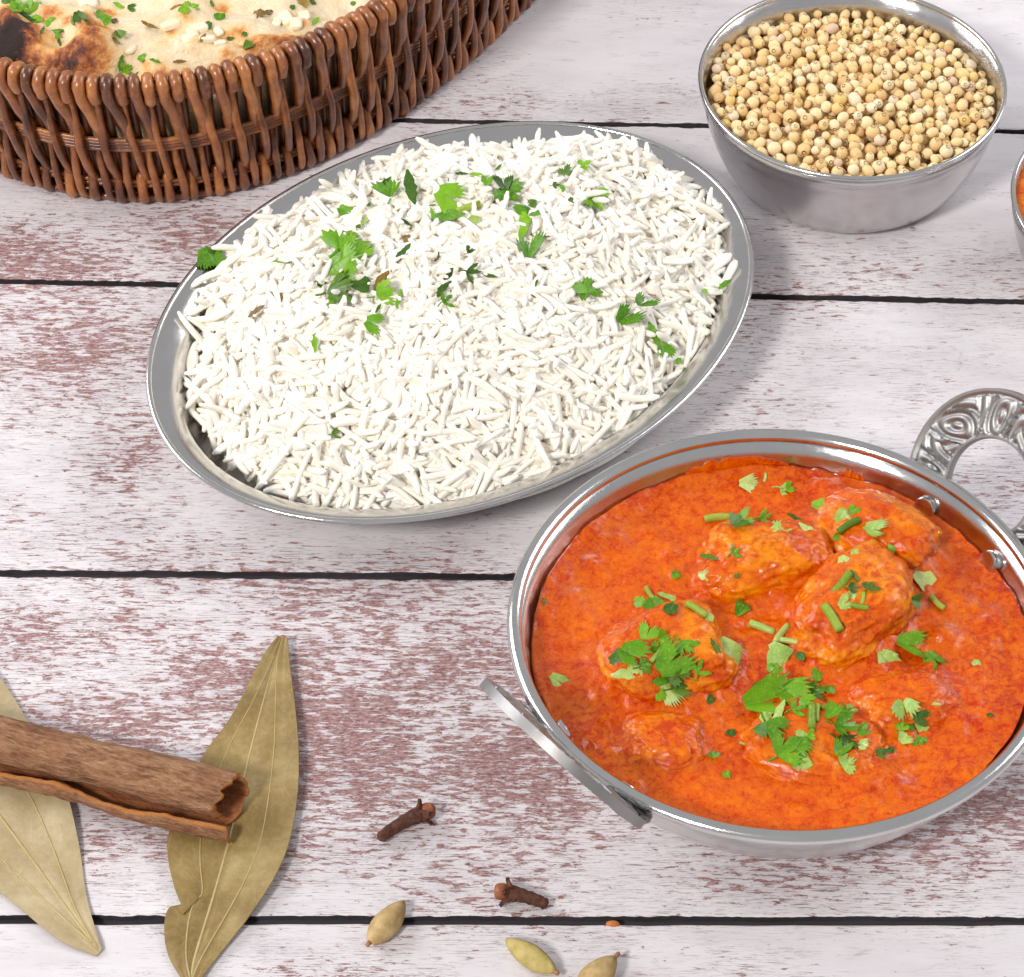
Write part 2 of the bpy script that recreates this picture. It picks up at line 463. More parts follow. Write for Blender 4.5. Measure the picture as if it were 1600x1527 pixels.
# ------------------------------------------------------------------ the table: painted planks over a dark board
table = empty('tabletop', (0, 0, -2)); table['_org'] = [0, 0, -2]; tag(table, 'whitewashed plank table with worn maroon flakes', None, None, 'structure')
BV, BF = [], []
for z in (-.24, -2.0):
    BV += [(-60, -48, z), (60, -48, z), (60, 75, z), (-60, 75, z)]
BF = [(0, 1, 2, 3), (7, 6, 5, 4), (0, 4, 5, 1), (1, 5, 6, 2), (2, 6, 7, 3), (3, 7, 4, 0)]
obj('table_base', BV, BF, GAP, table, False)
# gap centre lines y = a + b*x and half widths
GAPS = [(-43., .01, .15), (-29.8, .012, .15), (-16.69, .0137, .15), (-3.76, .0058, .145), (9.25, -.0142, .135), (18.21, -.0127, .125), (31., -.012, .14), (44., -.01, .14), (57., -.01, .14)]
WEAR = [  # px, py, radius x, radius y (px), amount
    (60, 395, 170, 60, .72), (330, 360, 160, 60, .55), (110, 560, 190, 110, .62), (60, 800, 190, 80, .35), (230, 700, 120, 110, .62), (300, 830, 200, 60, .3),
    (450, 1090, 420, 130, .80), (700, 1180, 260, 150, .78), (160, 1000, 260, 70, .62), (560, 940, 260, 60, .7), (180, 1310, 160, 60, .62), (500, 1260, 250, 90, .7),
    (1480, 1270, 190, 80, .78), (1250, 1360, 260, 50, .52), (820, 1330, 240, 60, .5), (1200, 560, 110, 110, .42), (1380, 570, 160, 60, .18), (1400, 420, 260, 45, .38),
    (1560, 760, 90, 60, .28), (700, 150, 160, 40, .40), (930, 150, 120, 35, .25), (1180, 640, 120, 60, .3), (660, 870, 160, 40, .3), (540, 1527, 120, 30, .4), (1180, 1510, 100, 25, .3), (1260, 400, 60, 60, .4)]
WW = []
for px, py, rx, ry, a in WEAR:
    c = at(px, py); e = at(px+rx, py); f = at(px, py-ry)
    WW.append((c.x, c.y, abs(e.x-c.x), abs(f.y-c.y), a))
def wear_at(x, y):
    s = 0.0
    for cx, cy, rx, ry, a in WW:
        q = ((x-cx)/rx)**2+((y-cy)/ry)**2
        if q < 9: s = max(s, a*math.exp(-q*.5))
    if abs(x) > 22 or y < -20 or y > 27: s = max(s, .35+.35*noise.noise(Vector((x*.06, y*.12, 3))))
    return max(0, s*1.1*(1+.5*fbm(x*.3, y*.5, 6.1, 3)) + .22*fbm(x*.22, y*.4, 1.7, 3) + .10)
edges = [(-48., 0, 0)]+GAPS+[(75., 0, 0)]
for k in range(len(edges)-1):
    (a0, b0, w0), (a1, b1, w1) = edges[k], edges[k+1]
    nx = 800 if -18 < a0 < 32 else 121; ny = max(6, int((a1-a0)/.45))
    xs = np.linspace(-60, 60, nx)
    V = []; W = []; ts = np.concatenate([[0, .004], np.linspace(.012, .988, ny), [.996, 1]])
    for x in xs:
        lo = a0+b0*x+w0+.05*noise.noise(Vector((x*1.3, k*7.1, 0)))+.04*noise.noise(Vector((x*4, k*3.1, 4)))
        hi = a1+b1*x-w1+.05*noise.noise(Vector((x*1.3, k*5.3, 9)))+.04*noise.noise(Vector((x*4, k*9.1, 2)))
        V.append((x, lo, -.23)); W.append(.8)
        for t in ts:
            y = lo+(hi-lo)*t
            z = -.03 if t in (0, 1) else 0
            V.append((x, y, z)); W.append(wear_at(x, y)+(.12 if t < .005 or t > .995 else 0))
        V.append((x, hi, -.23)); W.append(.8)
    m = len(ts)+2
    F = [(a, d, c, b) for a, b, c, d in grid_faces(nx, m)]
    # closed underside and ends
    F += [(i*m+m-1, (i+1)*m+m-1, (i+1)*m, i*m) for i in range(nx-1)]
    F += [tuple(range(0, m)), tuple((nx-1)*m+j for j in range(m-1, -1, -1))]
    o = obj('plank', V, F, PLANK, table, False)
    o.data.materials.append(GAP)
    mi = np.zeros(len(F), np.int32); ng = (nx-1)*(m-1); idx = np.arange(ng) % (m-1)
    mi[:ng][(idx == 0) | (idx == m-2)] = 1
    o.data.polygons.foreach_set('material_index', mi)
    fattr(o, 'wear', W)

# ------------------------------------------------------------------ oval steel plate
PC = np.array((-1.91, 5.81)); PA, PB, PANG = 10.9, 8.27, math.radians(43.5)
def oval(d, n=160):
    a = np.linspace(0, 2*np.pi, n, endpoint=False)
    # offset curve of the ellipse, inset by d
    x, y = PA*np.cos(a), PB*np.sin(a)
    nx, ny = np.cos(a)/PA, np.sin(a)/PB; l = np.hypot(nx, ny)
    x, y = x-d*nx/l, y-d*ny/l
    c, s = math.cos(PANG), math.sin(PANG)
    return np.stack([PC[0]+c*x-s*y, PC[1]+s*x+c*y], -1)
def oval_lathe(prof, n=160):
    V = np.concatenate([np.concatenate([oval(d, n), np.full((n, 1), z)], 1) for d, z in prof])
    return V, grid_faces(len(prof), n, True)
plate = thing('oval_plate', (PC[0], PC[1], 0), 'shallow oval stainless steel plate heaped with white rice', 'plate')
prof = [(.10, 2.33), (.30, 2.30), (.55, 2.20), (.80, 2.06), (.98, 1.92), (1.04, 1.80), (1.12, 1.62), (1.3, 1.3), (1.55, .95), (1.85, .65), (2.2, .44), (2.6, .32), (3.2, .27), (4.2, .25), (5.6, .25)]
outer = [(4.2, .0), (3.2, .02), (2.65, .10), (2.2, .24), (1.8, .48), (1.45, .82), (1.15, 1.2), (.98, 1.55), (.9, 1.8), (.7, 2.0), (.35, 2.18), (.10, 2.26)]
V1, F1 = oval_lathe(prof); V2, F2 = oval_lathe(outer)
n = 160
mb = MB(); mb.add(V1, [tuple(reversed(f)) for f in F1]); mb.add(V2, [tuple(reversed(f)) for f in F2])
V, F = mb.out(); k1 = len(prof)*n
F.append(list(range(k1-n, k1))); F.append(list(range(k1+n-1, k1-1, -1)))
obj('dish', V, F, STEEL_PLATE, plate)
rp = []
for i in range(12):
    a = 2*math.pi*i/12
    rp.append((.10-.10*math.cos(a), 2.30+.085*math.sin(a)))
V, F = oval_lathe(rp+[rp[0]])
obj('rolled_rim', V, [tuple(reversed(f)) for f in F], STEEL_RIM, plate)

# ------------------------------------------------------------------ rice
RB = [(293, 560, 1.0), (298, 500, 1.1), (328, 440, 1.2), (355, 392, 1.4), (430, 372, 1.5), (480, 338, 1.6), (540, 300, 1.9), (590, 268, 2.2), (640, 252, 2.4), (700, 244, 2.6), (800, 236, 2.7), (900, 226, 2.7), (1000, 242, 2.4), (1050, 285, 2.0), (1100, 335, 1.7), (1128, 410, 1.4), (1108, 470, 1.3), (1100, 545, 1.1), (1055, 606, 1.0), (998, 666, 1.0), (906, 724, .9), (804, 766, .8), (700, 788, .8), (620, 794, .8), (538, 790, .8), (462, 775, .8), (388, 738, .85), (328, 688, .9), (300, 648, .9), (291, 605, 1.0)]
RC = np.array((-1.7, 5.9))
pol = []
for px, py, z in RB:
    p = at(px, py, z); d = np.array((p.x, p.y))-RC
    pol.append((math.atan2(d[1], d[0]), float(np.hypot(*d)), z))
pol.sort()
pa = np.array([p[0] for p in pol]); pr = np.array([p[1] for p in pol]); pz = np.array([p[2] for p in pol])
def rice_edge(phi):
    return (float(np.interp(phi, pa, pr, period=2*math.pi)), float(np.interp(phi, pa, pz, period=2*math.pi)))
def rice_h(x, y):
    dx, dy = x-RC[0], y-RC[1]; R, ze = rice_edge(math.atan2(dy, dx))
    rho = min(1.0, math.hypot(dx, dy)/R)
    top = 3.75
    z = ze+(top-ze)*(1-rho**2.3)**.85
    return z+.48*fbm(x*.33, y*.33, 5, 3)*(1-rho**4)+.12*noise.noise(Vector((x*1.1, y*1.1, 2)))*(1-rho**6)
def rice_n(x, y):
    e = .15
    v = Vector(((rice_h(x-e, y)-rice_h(x+e, y))/(2*e), (rice_h(x, y-e)-rice_h(x, y+e))/(2*e), 1)); return v.normalized()
# variants of one grain: a curved, slightly flattened rod along x, 1 cm long
def grain_variant(r):
    n, s = 9, 8
    bend = r.uniform(-.11, .16); ln = r.uniform(.88, 1.12); w = r.uniform(.118, .142); tw = r.uniform(-.5, .5)
    V = []
    for i in range(n):
        t = i/(n-1); u = (t-.5)*2
        rad = w*max(.02, (1-abs(u)**7))**.5*(1+.06*math.sin(5*u+tw*6))
        if i in (0, n-1): rad = w*.5
        c = np.array((u*.5*ln, bend*(1-u*u)*.9, .03*math.sin(3*u+tw*9)))
        for j in range(s):
            a = 2*math.pi*j/s
            V.append(c+np.array((0, rad*math.cos(a), rad*.86*math.sin(a))))
    F = grid_faces(n, s, True)
    F = [tuple(reversed(f)) for f in F]
    V = np.array(V); k = len(V)
    V = np.concatenate([V, [V[:s].mean(0)-[.015, 0, 0]], [V[-s:].mean(0)+[.015, 0, 0]]])
    F += [((j+1) % s, j, k, k) if False else (j, (j+1) % s, k) for j in range(s)]
    F += [((n-1)*s+(j+1) % s, (n-1)*s+j, k+1) for j in range(s)]
    return V, F
gr = random.Random(11)
GV = [grain_variant(gr) for _ in range(14)]
grains = []     # (variant, matrix 3x3, centre)
def put_grain(x, y, lift, tiltmax):
    nn = rice_n(x, y)
    yaw = gr.uniform(0, 2*math.pi)
    t = Vector((math.cos(yaw), math.sin(yaw), 0)); t = (t-nn*t.dot(nn)).normalized()
    b = nn.cross(t)
    R = Matrix((t, b, nn)).transposed()
    R = R @ Matrix.Rotation(gr.gauss(0, tiltmax), 3, 'Y') @ Matrix.Rotation(gr.uniform(0, 6.28), 3, 'X')
    L = gr.uniform(1.15, 1.85)
    S = Matrix.Diagonal((L, gr.uniform(.76, .96), gr.uniform(.76, .96)))
    c = Vector((x, y, rice_h(x, y)))+nn*lift
    grains.append((gr.randrange(14), R@S, c, L))
def rice_spot(maxrho=1.0):
    while True:
        phi = gr.uniform(-math.pi, math.pi); R, _ = rice_edge(phi)
        if gr.random() > (R/11)**2: continue
        rho = math.sqrt(gr.random())*maxrho
        return RC[0]+R*rho*math.cos(phi), RC[1]+R*rho*math.sin(phi)
for _ in range(3000): x, y = rice_spot(.99); put_grain(x, y, gr.uniform(-.12, .10), .16)
for _ in range(1700): x, y = rice_spot(.97); put_grain(x, y, gr.uniform(.06, .24), .30)
for _ in range(230): x, y = rice_spot(.97); put_grain(x, y, gr.uniform(.16, .34), .62)
# ragged fringe of grains slipping onto the dish
for _ in range(300):
    phi = gr.uniform(-math.pi, math.pi); R, _ = rice_edge(phi); rho = gr.uniform(.94, .995)
    put_grain(RC[0]+R*rho*math.cos(phi), RC[1]+R*rho*math.sin(phi), gr.uniform(-.08, .12), .3)
# stray grains seen on the dish by the rim
for px, py, h, yaw in [(1118, 415, 2.0, .6), (1098, 345, 2.2, 1.4), (1105, 330, 2.3, .3), (362, 375, 1.9, 2.2), (412, 360, 1.9, 1.3), (735, 235, 2.9, 1.5), (630, 252, 2.6, 1.7), (640, 775, .9, .2), (835, 742, 1.0, .9), (1137, 447, 1.75, 1.1)]:
    p = at(px, py, h)
    R = Matrix.Rotation(yaw, 3, 'Z') @ Matrix.Rotation(-.35, 3, 'Y')
    grains.append((gr.randrange(14), R @ Matrix.Diagonal((1.2, 1.1, 1.1)), p, 9))
allV = []; allF3 = []; owner = []; off = 0
GVn = [(np.array(v), f) for v, f in GV]
rice_polys = []
gverts = []
def dish_z(x, y):
    c, s = math.cos(-PANG), math.sin(-PANG); dx, dy = x-PC[0], y-PC[1]; u, v = c*dx-s*dy, s*dx+c*dy
    q = max(1e-6, math.hypot(u/PA, v/PB)); d = (1-q)*math.hypot(u, v)/q*.97
    return d, float(np.interp(d, [p[0] for p in prof], [p[1] for p in prof]))
keep = []
for k, R, c, L in grains:                     # every grain rests on or above the dish, inside its lip
    w = GVn[k][0][::6] @ np.array(R).T + np.array(c); up_ = 0.0; ok = True
    for p in w:
        d, z = dish_z(p[0], p[1])
        if d < .28: ok = False; break
        up_ = max(up_, z+.01-p[2])
    if ok and up_ < .6: keep.append((k, R, c+Vector((0, 0, up_)), L))
grains = keep
for gi, (k, R, c, L) in enumerate(grains):
    v, f = GVn[k]
    w = v @ np.array(R).T + np.array(c)
    gverts.append(w)
# solid core below the grains
nphi, nr = 96, 26
cv = [(RC[0], RC[1], rice_h(*RC)-.12)]
for i in range(1, nr+1):
    for j in range(nphi):
        phi = -math.pi+2*math.pi*j/nphi; R, ze = rice_edge(phi); rho = .97*i/nr
        x, y = RC[0]+R*rho*math.cos(phi), RC[1]+R*rho*math.sin(phi)
        cv.append((x, y, rice_h(x, y)-.12))
for j in range(nphi):
    phi = -math.pi+2*math.pi*j/nphi; R, ze = rice_edge(phi)
    cv.append((RC[0]+R*.99*math.cos(phi), RC[1]+R*.99*math.sin(phi), .26))
cf = [(0, 1+j, 1+(j+1) % nphi) for j in range(nphi)]+grid_faces(nr+1, nphi, True, 1)
cf.append(tuple(range(1+nr*nphi+nphi-1, 1+nr*nphi-1, -1)))
# which grains show
polys = []; tri_owner = []; vv = []; off = 0
for gi, w in enumerate(gverts):
    f = GVn[grains[gi][0]][1]
    vv.append(w); polys += [tuple(i+off for i in q) for q in f]; tri_owner += [gi]*len(f); off += len(w)
vv = np.concatenate(vv)
rice_bvh = BVHTree.FromPolygons(vv.tolist(), polys)
seen = {}
for py in range(195, 800, 3):
    for px in range(280, 1150, 3):
        h = rice_bvh.ray_cast(CAM, ray(px, py))
        if h[0] is not None:
            g_ = tri_owner[h[2]]; seen[g_] = seen.get(g_, 0)+1
top = sorted(seen, key=lambda g_: -seen[g_])[:300]
tops = set(top)
def rice_side(c):
    d = np.array((c.x, c.y))-RC
    if np.hypot(*d) < 3.6: return 'on the crown of the rice heap'
    a = math.degrees(math.atan2(d[1], d[0])) % 360
    if 15 <= a < 75: return 'on the rice flank facing the seed bowl'
    if 75 <= a < 190: return 'on the rice flank facing the wicker basket'
    if 190 <= a < 270: return 'on the rice flank facing the bay leaves'
    return 'on the rice flank facing the karahi'
grain_meshes = [make_mesh('rice_grain', v, f, RICE) for v, f in GVn]
for gi in top:
    k, R, c, L = grains[gi]
    o = bpy.data.objects.new('rice_grain', grain_meshes[k]); scene.collection.objects.link(o)
    M4 = R.to_4x4(); M4.translation = c*CM; o.matrix_world = M4
    tag(o, f"{'long' if L > 1.35 else 'short'} white cooked rice grain {rice_side(c)}", 'rice grain', 'rice grains on the oval plate')
mb = MB(); mb.add(cv, cf)
for gi, w in enumerate(gverts):
    if gi not in tops: mb.add(w, GVn[grains[gi][0]][1])
V, F = mb.out()
o = obj('cooked_rice', V, F, RICE, org=(RC[0], RC[1], .26))
tag(o, 'heap of fluffy white cooked rice filling the oval steel plate', 'rice', None, 'stuff')

# ------------------------------------------------------------------ steel bowl of coriander seeds
def bowl(c, prof_out, th, rimr, name, label, mat_, cat='bowl', band=True):
    t = thing(name, (c[0], c[1], 0), label, cat)
    po = list(prof_out)
    pi = []
    for i, (r, z) in enumerate(po):
        pi.append((max(.01, r-th), z+th*(1-i/(len(po)-1))))
    prof = [(0.01, 0.06)]+po+pi[::-1]+[(0.01, pi[0][1])]
    V, F = lathe(prof, c, 144)
    obj('basin', V, F, mat_, t)
    r, z = po[-1]; r -= th/2
    V, F = lathe([(r+rimr*math.cos(a), z+rimr*1.1*math.sin(a)) for a in np.linspace(0, 2*np.pi, 13)], c, 144)
    obj('rolled_rim', V, [tuple(reversed(f)) for f in F], STEEL_RIM, t)
    return t
CB = (11.43, 16.20)
seed_prof = [(3.4, 0.), (3.75, .05), (4.02, .17), (4.22, .38), (4.45, .8), (4.72, 1.45), (4.93, 2.1), (5.08, 2.75), (5.13, 3.10), (5.20, 3.17), (5.26, 3.60)]
bowl(CB, seed_prof, .10, .085, 'steel_bowl', 'hammered steel bowl filled with coriander seeds', STEEL_HAMMERED)
def seed_variant(r):
    nu, nv = 14, 10; asp = r.choice([1., 1.05, 1.1, 1.3, 1.5]); rid = r.choice([.02, .03, .045])
    V = [(0, 0, 1.0*asp+.02)]
    for i in range(1, nv):
        th = math.pi*i/nv
        for j in range(nu):
            a = 2*math.pi*j/nu
            rr = math.sin(th)*(1+rid*(1 if j % 2 else -1)+.03*noise.noise(Vector((math.cos(a)*2, math.sin(a)*2, th*2+asp*9))))
            V.append((rr*math.cos(a), rr*math.sin(a), asp*math.cos(th)))
    V.append((0, 0, -asp))
    F = [(0, 1+j, 1+(j+1) % nu) for j in range(nu)]+grid_faces(nv-1, nu, True, 1)
    k = len(V)-1
    F += [(k, 1+(nv-2)*nu+(j+1) % nu, 1+(nv-2)*nu+j) for j in range(nu)]
    SASP.append(asp)
    V = np.array(V); V[:, 2] /= asp**.5; V[:, :2] /= asp**.25
    return V, F
SASP = []
sr = random.Random(5); SV = [seed_variant(sr) for _ in range(10)]
def wall_r(z):
    return float(np.interp(z, [p[1] for p in seed_prof], [p[0] for p in seed_prof]))-.12
def fill_top(x, y):   # heaped towards the front, lower at the back right
    return 3.22-.065*(y-CB[1])-.02*(x-CB[0])-.018*((x-CB[0])**2+(y-CB[1])**2)+.40+.10*noise.noise(Vector((x*.6, y*.6, 0)))
sx = np.zeros(4000); sy = np.zeros(4000); sz = np.zeros(4000); srd = np.zeros(4000); ns = 0
fails = 0
while ns < 3600 and fails < 260:
    rad = sr.choice([.15, .17, .19, .2, .21, .235]); best = None
    for _ in range(14):
        a = sr.uniform(0, 6.283); q = math.sqrt(sr.random())*(5.1-rad)
        x, y = CB[0]+q*math.cos(a), CB[1]+q*math.sin(a)
        z = .14+rad
        if ns:
            d2 = (sx[:ns]-x)**2+(sy[:ns]-y)**2; R2 = (srd[:ns]+rad*.94)**2
            mk = d2 < R2
            if mk.any(): z = max(z, float((sz[:ns][mk]+np.sqrt(R2[mk]-d2[mk])).max()))
        # rest against the wall
        while q+rad > wall_r(z)+.04 and z < 4.2: z += .05
        if z > fill_top(x, y)-rad*.3: continue
        if best is None or z < best[2]: best = (x, y, z)
    if best is None: fails += 1; continue
    sx[ns], sy[ns], sz[ns] = best; srd[ns] = rad; ns += 1
seeds = []
for i in range(ns):
    k = sr.randrange(10)
    q = Matrix.Rotation(sr.uniform(0, 6.28), 3, 'Z') @ Matrix.Rotation(sr.uniform(0, 3.14), 3, 'X') @ Matrix.Rotation(sr.uniform(0, 6.28), 3, 'Z')
    seeds.append((k, q @ Matrix.Scale(srd[i], 3), Vector((sx[i], sy[i], sz[i]))))
polys = []; own = []; vv = []; off = 0; sverts = []
for i, (k, R, c) in enumerate(seeds):
    w = SV[k][0] @ np.array(R).T + np.array(c); sverts.append(w); vv.append(w)
    polys += [tuple(a+off for a in q) for q in SV[k][1]]; own += [i]*len(SV[k][1]); off += len(w)
sb = BVHTree.FromPolygons(np.concatenate(vv).tolist(), polys)
seen = {}
for py in range(0, 290, 2):
    for px in range(1090, 1580, 2):
        h = sb.ray_cast(CAM, ray(px, py))
        if h[0] is not None: seen[own[h[2]]] = seen.get(own[h[2]], 0)+1
top = sorted(seen, key=lambda g_: -seen[g_])[:300]; tops = set(top)
seed_meshes = []
for v, f in SV:
    me = make_mesh('coriander_seed', v, f, SEED)
    seed_meshes.append(me)
for i in top:
    k, R, c = seeds[i]
    o = bpy.data.objects.new('coriander_seed', seed_meshes[k]); scene.collection.objects.link(o)
    M4 = R.to_4x4(); M4.translation = c*CM; o.matrix_world = M4
    wh = 'touching the bowl wall' if math.hypot(c.x-CB[0], c.y-CB[1]) > 4.25 else 'amid the heap in the hammered bowl'
    tag(o, f"{'oval' if SASP[k] > 1.2 else 'round'} {'large' if srd[i] > .24 else 'small'} coriander seed {wh}", 'seed', 'coriander seeds in the hammered steel bowl')
mb = MB(); tn = []
for i in range(ns):
    if i not in tops:
        mb.add(sverts[i], SV[seeds[i][0]][1]); tn += [sr.random()]*len(sverts[i])
V, F = mb.out()
o = obj('coriander_seeds', V, F, SEED, org=(CB[0], CB[1], .14)); fattr(o, 'tone', tn)
tag(o, 'mass of dry coriander seeds filling the hammered steel bowl', 'seeds', None, 'stuff')

# ------------------------------------------------------------------ bowl of orange sauce cut by the frame
p = at(1580, 305, 3.7); SB = (p.x+4.95, p.y-.15)
sauce_prof = [(2.9, 0.), (3.3, .05), (3.65, .2), (3.9, .45), (4.15, .9), (4.45, 1.6), (4.68, 2.3), (4.84, 3.0), (4.92, 3.65)]
bowl(SB, sauce_prof, .10, .09, 'steel_bowl', 'steel bowl of orange sauce beside the coriander seeds bowl', STEEL_HAMMERED)
V = [(SB[0], SB[1], 3.0)]; nr, nphi = 30, 96
for i in range(1, nr+1):
    for j in range(nphi):
        a = 2*math.pi*j/nphi; r = 4.80*i/nr
        x, y = SB[0]+r*math.cos(a), SB[1]+r*math.sin(a)
        V.append((x, y, 3.32+.16*fbm(x*.8, y*.8, 3, 4)))
for j in range(nphi):
    a = 2*math.pi*j/nphi; V.append((SB[0]+4.45*math.cos(a), SB[1]+4.45*math.sin(a), 2.3))
F = [(0, 1+j, 1+(j+1) % nphi) for j in range(nphi)]+grid_faces(nr+1, nphi, True, 1)+[tuple(range(nr*nphi+nphi, nr*nphi, -1))]
o = obj('sauce', V, F, COATED, org=(SB[0], SB[1], 2.3)); fattr(o, 'bare', [.55]*len(V))
tag(o, 'thick bright orange sauce in the bowl beside the coriander seeds', 'sauce')

# ------------------------------------------------------------------ steel karahi
KC = (7.77, -9.74)
kar = thing('karahi', (KC[0], KC[1], 0), 'two-handled round steel karahi holding the chicken curry', 'pan')
outp = [(3.3, 0.), (3.9, .12), (4.5, .42), (5.15, .9), (5.8, 1.5), (6.35, 2.15), (6.8, 2.85), (7.14, 3.55), (7.34, 4.1), (7.46, 4.55)]
inp = [(7.38, 4.55), (7.22, 4.1), (7.0, 3.55), (6.66, 2.85), (6.21, 2.18), (5.66, 1.55), (5.0, .98), (4.4, .55), (3.8, .27), (3.2, .16)]
V, F = lathe([(.01, .0)]+outp+inp+[(.01, .16)], KC, 160)
obj('pan_bowl', V, F, STEEL_KARAHI, kar)
rim = [(7.555+.205*math.cos(a), 4.66+.19*math.sin(a)) for a in np.linspace(math.pi, -math.pi, 21)]
V, F = lathe(rim[::-1], KC, 160)
obj('lip_rim', V, F, STEEL_RIM, kar)

def relief(a, r):
    """raised scrollwork on a cast handle; a = arc angle, r in 0..1 across the band"""
    if r < .07 or r > .93: return .06
    if r > .87: return .0
    u = a*2.3/1.75; cell = math.floor(u); x = (u-cell-.5)*1.75; y = (r-.46)*1.35
    t = math.radians(52 if cell % 2 else 128)
    p, q = x*math.cos(t)+y*math.sin(t), -x*math.sin(t)+y*math.cos(t)
    q += .10*math.sin(p*3.2)
    d = math.hypot(p/.80, q/(.40*(1.15-.40*p)))
    if d < 1.15: return .095*max(0, .5+.5*math.cos(2*math.pi*d/.56))**.8
    return .085*max(0, .5+.5*math.cos(2*math.pi*(q+.12*math.sin(p*3))/.36))**.7
def handle(theta):
    e = Vector((math.cos(theta), math.sin(theta), 0)); tng = Vector((-math.sin(theta), math.cos(theta), 0))
    al = math.radians(59)
    bdir = e*math.cos(al)+Vector((0, 0, math.sin(al))); nrm = -e*math.sin(al)+Vector((0, 0, math.cos(al)))
    c0 = Vector((KC[0], KC[1], 4.0))+e*7.34+bdir*1.35
    ri, ro, th = 1.47, 2.88, .28
    amax = math.radians(122); na, nrr = 220, 34
    loops = []
    for i in range(na):
        a = -amax+2*amax*i/(na-1)
        sec = []
        for j in range(nrr):                                   # face towards the bowl's inside
            r = j/(nrr-1); sec.append((ri+(ro-ri)*r, th/2-.06+relief(a, r)))
        sec += [(ro+.02, th/2), (ro+.02, .0), (ro+.02, -th/2)]
        for j in range(nrr-1, -1, -3):
            r = j/(nrr-1); sec.append((ri+(ro-ri)*r, -(th/2-.06+relief(-a, r))))
        sec += [(ri-.03, -th/2+.05), (ri-.05, 0), (ri-.03, th/2-.05)]
        loops.append([c0+tng*(rr*math.sin(a))+bdir*(rr*math.cos(a))+nrm*q for rr, q in sec])
    m = len(loops[0]); V = [tuple(p) for l in loops for p in l]
    F = [(a, d, c, b) for a, b, c, d in grid_faces(na, m, True)]
    F += [tuple(range(m)), tuple((na-1)*m+j for j in range(m-1, -1, -1))]
    h = obj('handle', V, F, CAST, kar); smooth_by_angle(h, 55)
    # two feet reaching the pan wall and a rivet through each
    for s in (-1, 1):
        a = s*math.radians(118)
        p0 = c0+tng*(2.2*math.sin(a))+bdir*(2.2*math.cos(a))
        ang = theta+s*math.radians(14.5); er = Vector((math.cos(ang), math.sin(ang), 0))
        p1 = Vector((KC[0], KC[1], 3.35))+er*7.02
        path = [p0+bdir*.3, p0, (p0+p1)*.5-Vector((0, 0, .12)), p1]
        V, F = tube(spline([tuple(p) for p in path], 12), [.50]*6+[.48]*3+[.44]*3, 14, True, .5, tuple(nrm))
        obj('handle_foot', V, F, CAST, h)
        ang = theta+s*math.radians(11.3); er = Vector((math.cos(ang), math.sin(ang), 0)); et = Vector((-er.y, er.x, 0))
        wn = (-er*.94+Vector((0, 0, .34))).normalized(); wu = wn.cross(et)
        c = Vector((KC[0], KC[1], 3.88))+er*7.06
        V = []; nn = 28; pr = [(-.25, .30), (.02, .30), (.04, .345), (.13, .345), (.17, .32), (.185, .27)]
        for dd, rr in pr:
            for j in range(nn):
                q = 2*math.pi*j/nn; V.append(tuple(c+wn*dd+(et*math.cos(q)+wu*math.sin(q))*rr))
        F = grid_faces(len(pr), nn, True)+[tuple(range(nn-1, -1, -1)), tuple((len(pr)-1)*nn+j for j in range(nn))]
        F = [tuple(reversed(f)) for f in F]
        rv = obj('rivet', V, F, STEEL_RIM, kar); smooth_by_angle(rv, 40)
handle(math.radians(38.5)); handle(math.radians(220))

# ------------------------------------------------------------------ curry gravy and chicken
GZ = 3.78
CH = [  # px, py, half-length, half-width, half-height (cm), turn (deg), rise of centre, label, seed
    (1192, 868, 1.72, 1.15, 1.12, 12, .10, 'knobbly gravy-coated chicken piece with a bare yellow face, between two other chunks', 1),
    (1330, 945, 2.05, 1.40, 1.22, 52, .14, 'largest chicken chunk in the curry with green stem pieces on top', 2),
    (1375, 830, 1.60, 1.10, 1.0, -28, .08, 'rounded glossy chicken chunk in the curry nearest the two rivets', 3),
    (1042, 1022, 1.6, 1.45, 1.02, 20, .04, 'chicken chunk in the curry under a pile of chopped green leaves', 4),
    (1035, 1155, 1.0, .85, .55, 0, -.05, 'small round chicken lump barely rising from the curry', 5),
    (1285, 1160, 1.7, 1.2, .62, -15, -.12, 'low sunken chicken piece in the curry beneath scattered chopped leaves', 6),
    (1415, 1085, 1.3, .95, .60, 15, -.12, 'low bumpy chicken piece in the curry beside a loose leaf sprig', 7)]
chick = []
for px, py, a, b, h, turn, rise, label, sd in CH:
    p = at(px, py, GZ+.45*h); chick.append((p.x, p.y, a*1.12, b*1.12, h*1.02, math.radians(turn), rise, label, sd))
def gravy_h(x, y):
    dx, dy = x-KC[0], y-KC[1]; rr = math.hypot(dx, dy)
    z = GZ+.10*fbm(x*.55, y*.55, 1, 4)+.07*fbm(x*1.8, y*1.8, 7, 3)+.03*noise.noise(Vector((x*5, y*5, 1)))
    for cx, cy, a, b, h, t, rise, _, _ in chick:
        c, s = math.cos(t), math.sin(t); u = ((x-cx)*c+(y-cy)*s)/a; v = (-(x-cx)*s+(y-cy)*c)/b
        q = math.hypot(u, v)
        if q < 2.2: z += .32*h*math.exp(-((max(0, q-.65))/.42)**2)
    for px, py, rad, hh in LUMPS:
        d = math.hypot(x-px, y-py)/rad
        if d < 2: z += hh*math.exp(-d*d*1.6)
    if rr > 6.2: z += .10*((rr-6.2)/.9)**2
    return z
LUMPS = []
lr = random.Random(3)
for px, py in [(1290, 1050), (1370, 1045), (1150, 1080), (1110, 1130), (1200, 1240), (1330, 1240), (930, 1090), (920, 880), (1010, 830), (1060, 900), (1130, 930), (1480, 1000), (1500, 1130), (1400, 1220), (1090, 1230), (1185, 715), (1240, 770), (980, 1180)]+[(lr.uniform(860, 1580), lr.uniform(740, 1270)) for _ in range(40)]:
    p = at(px, py, GZ); LUMPS.append((p.x, p.y, lr.uniform(.18, .6), lr.uniform(.05, .17)))
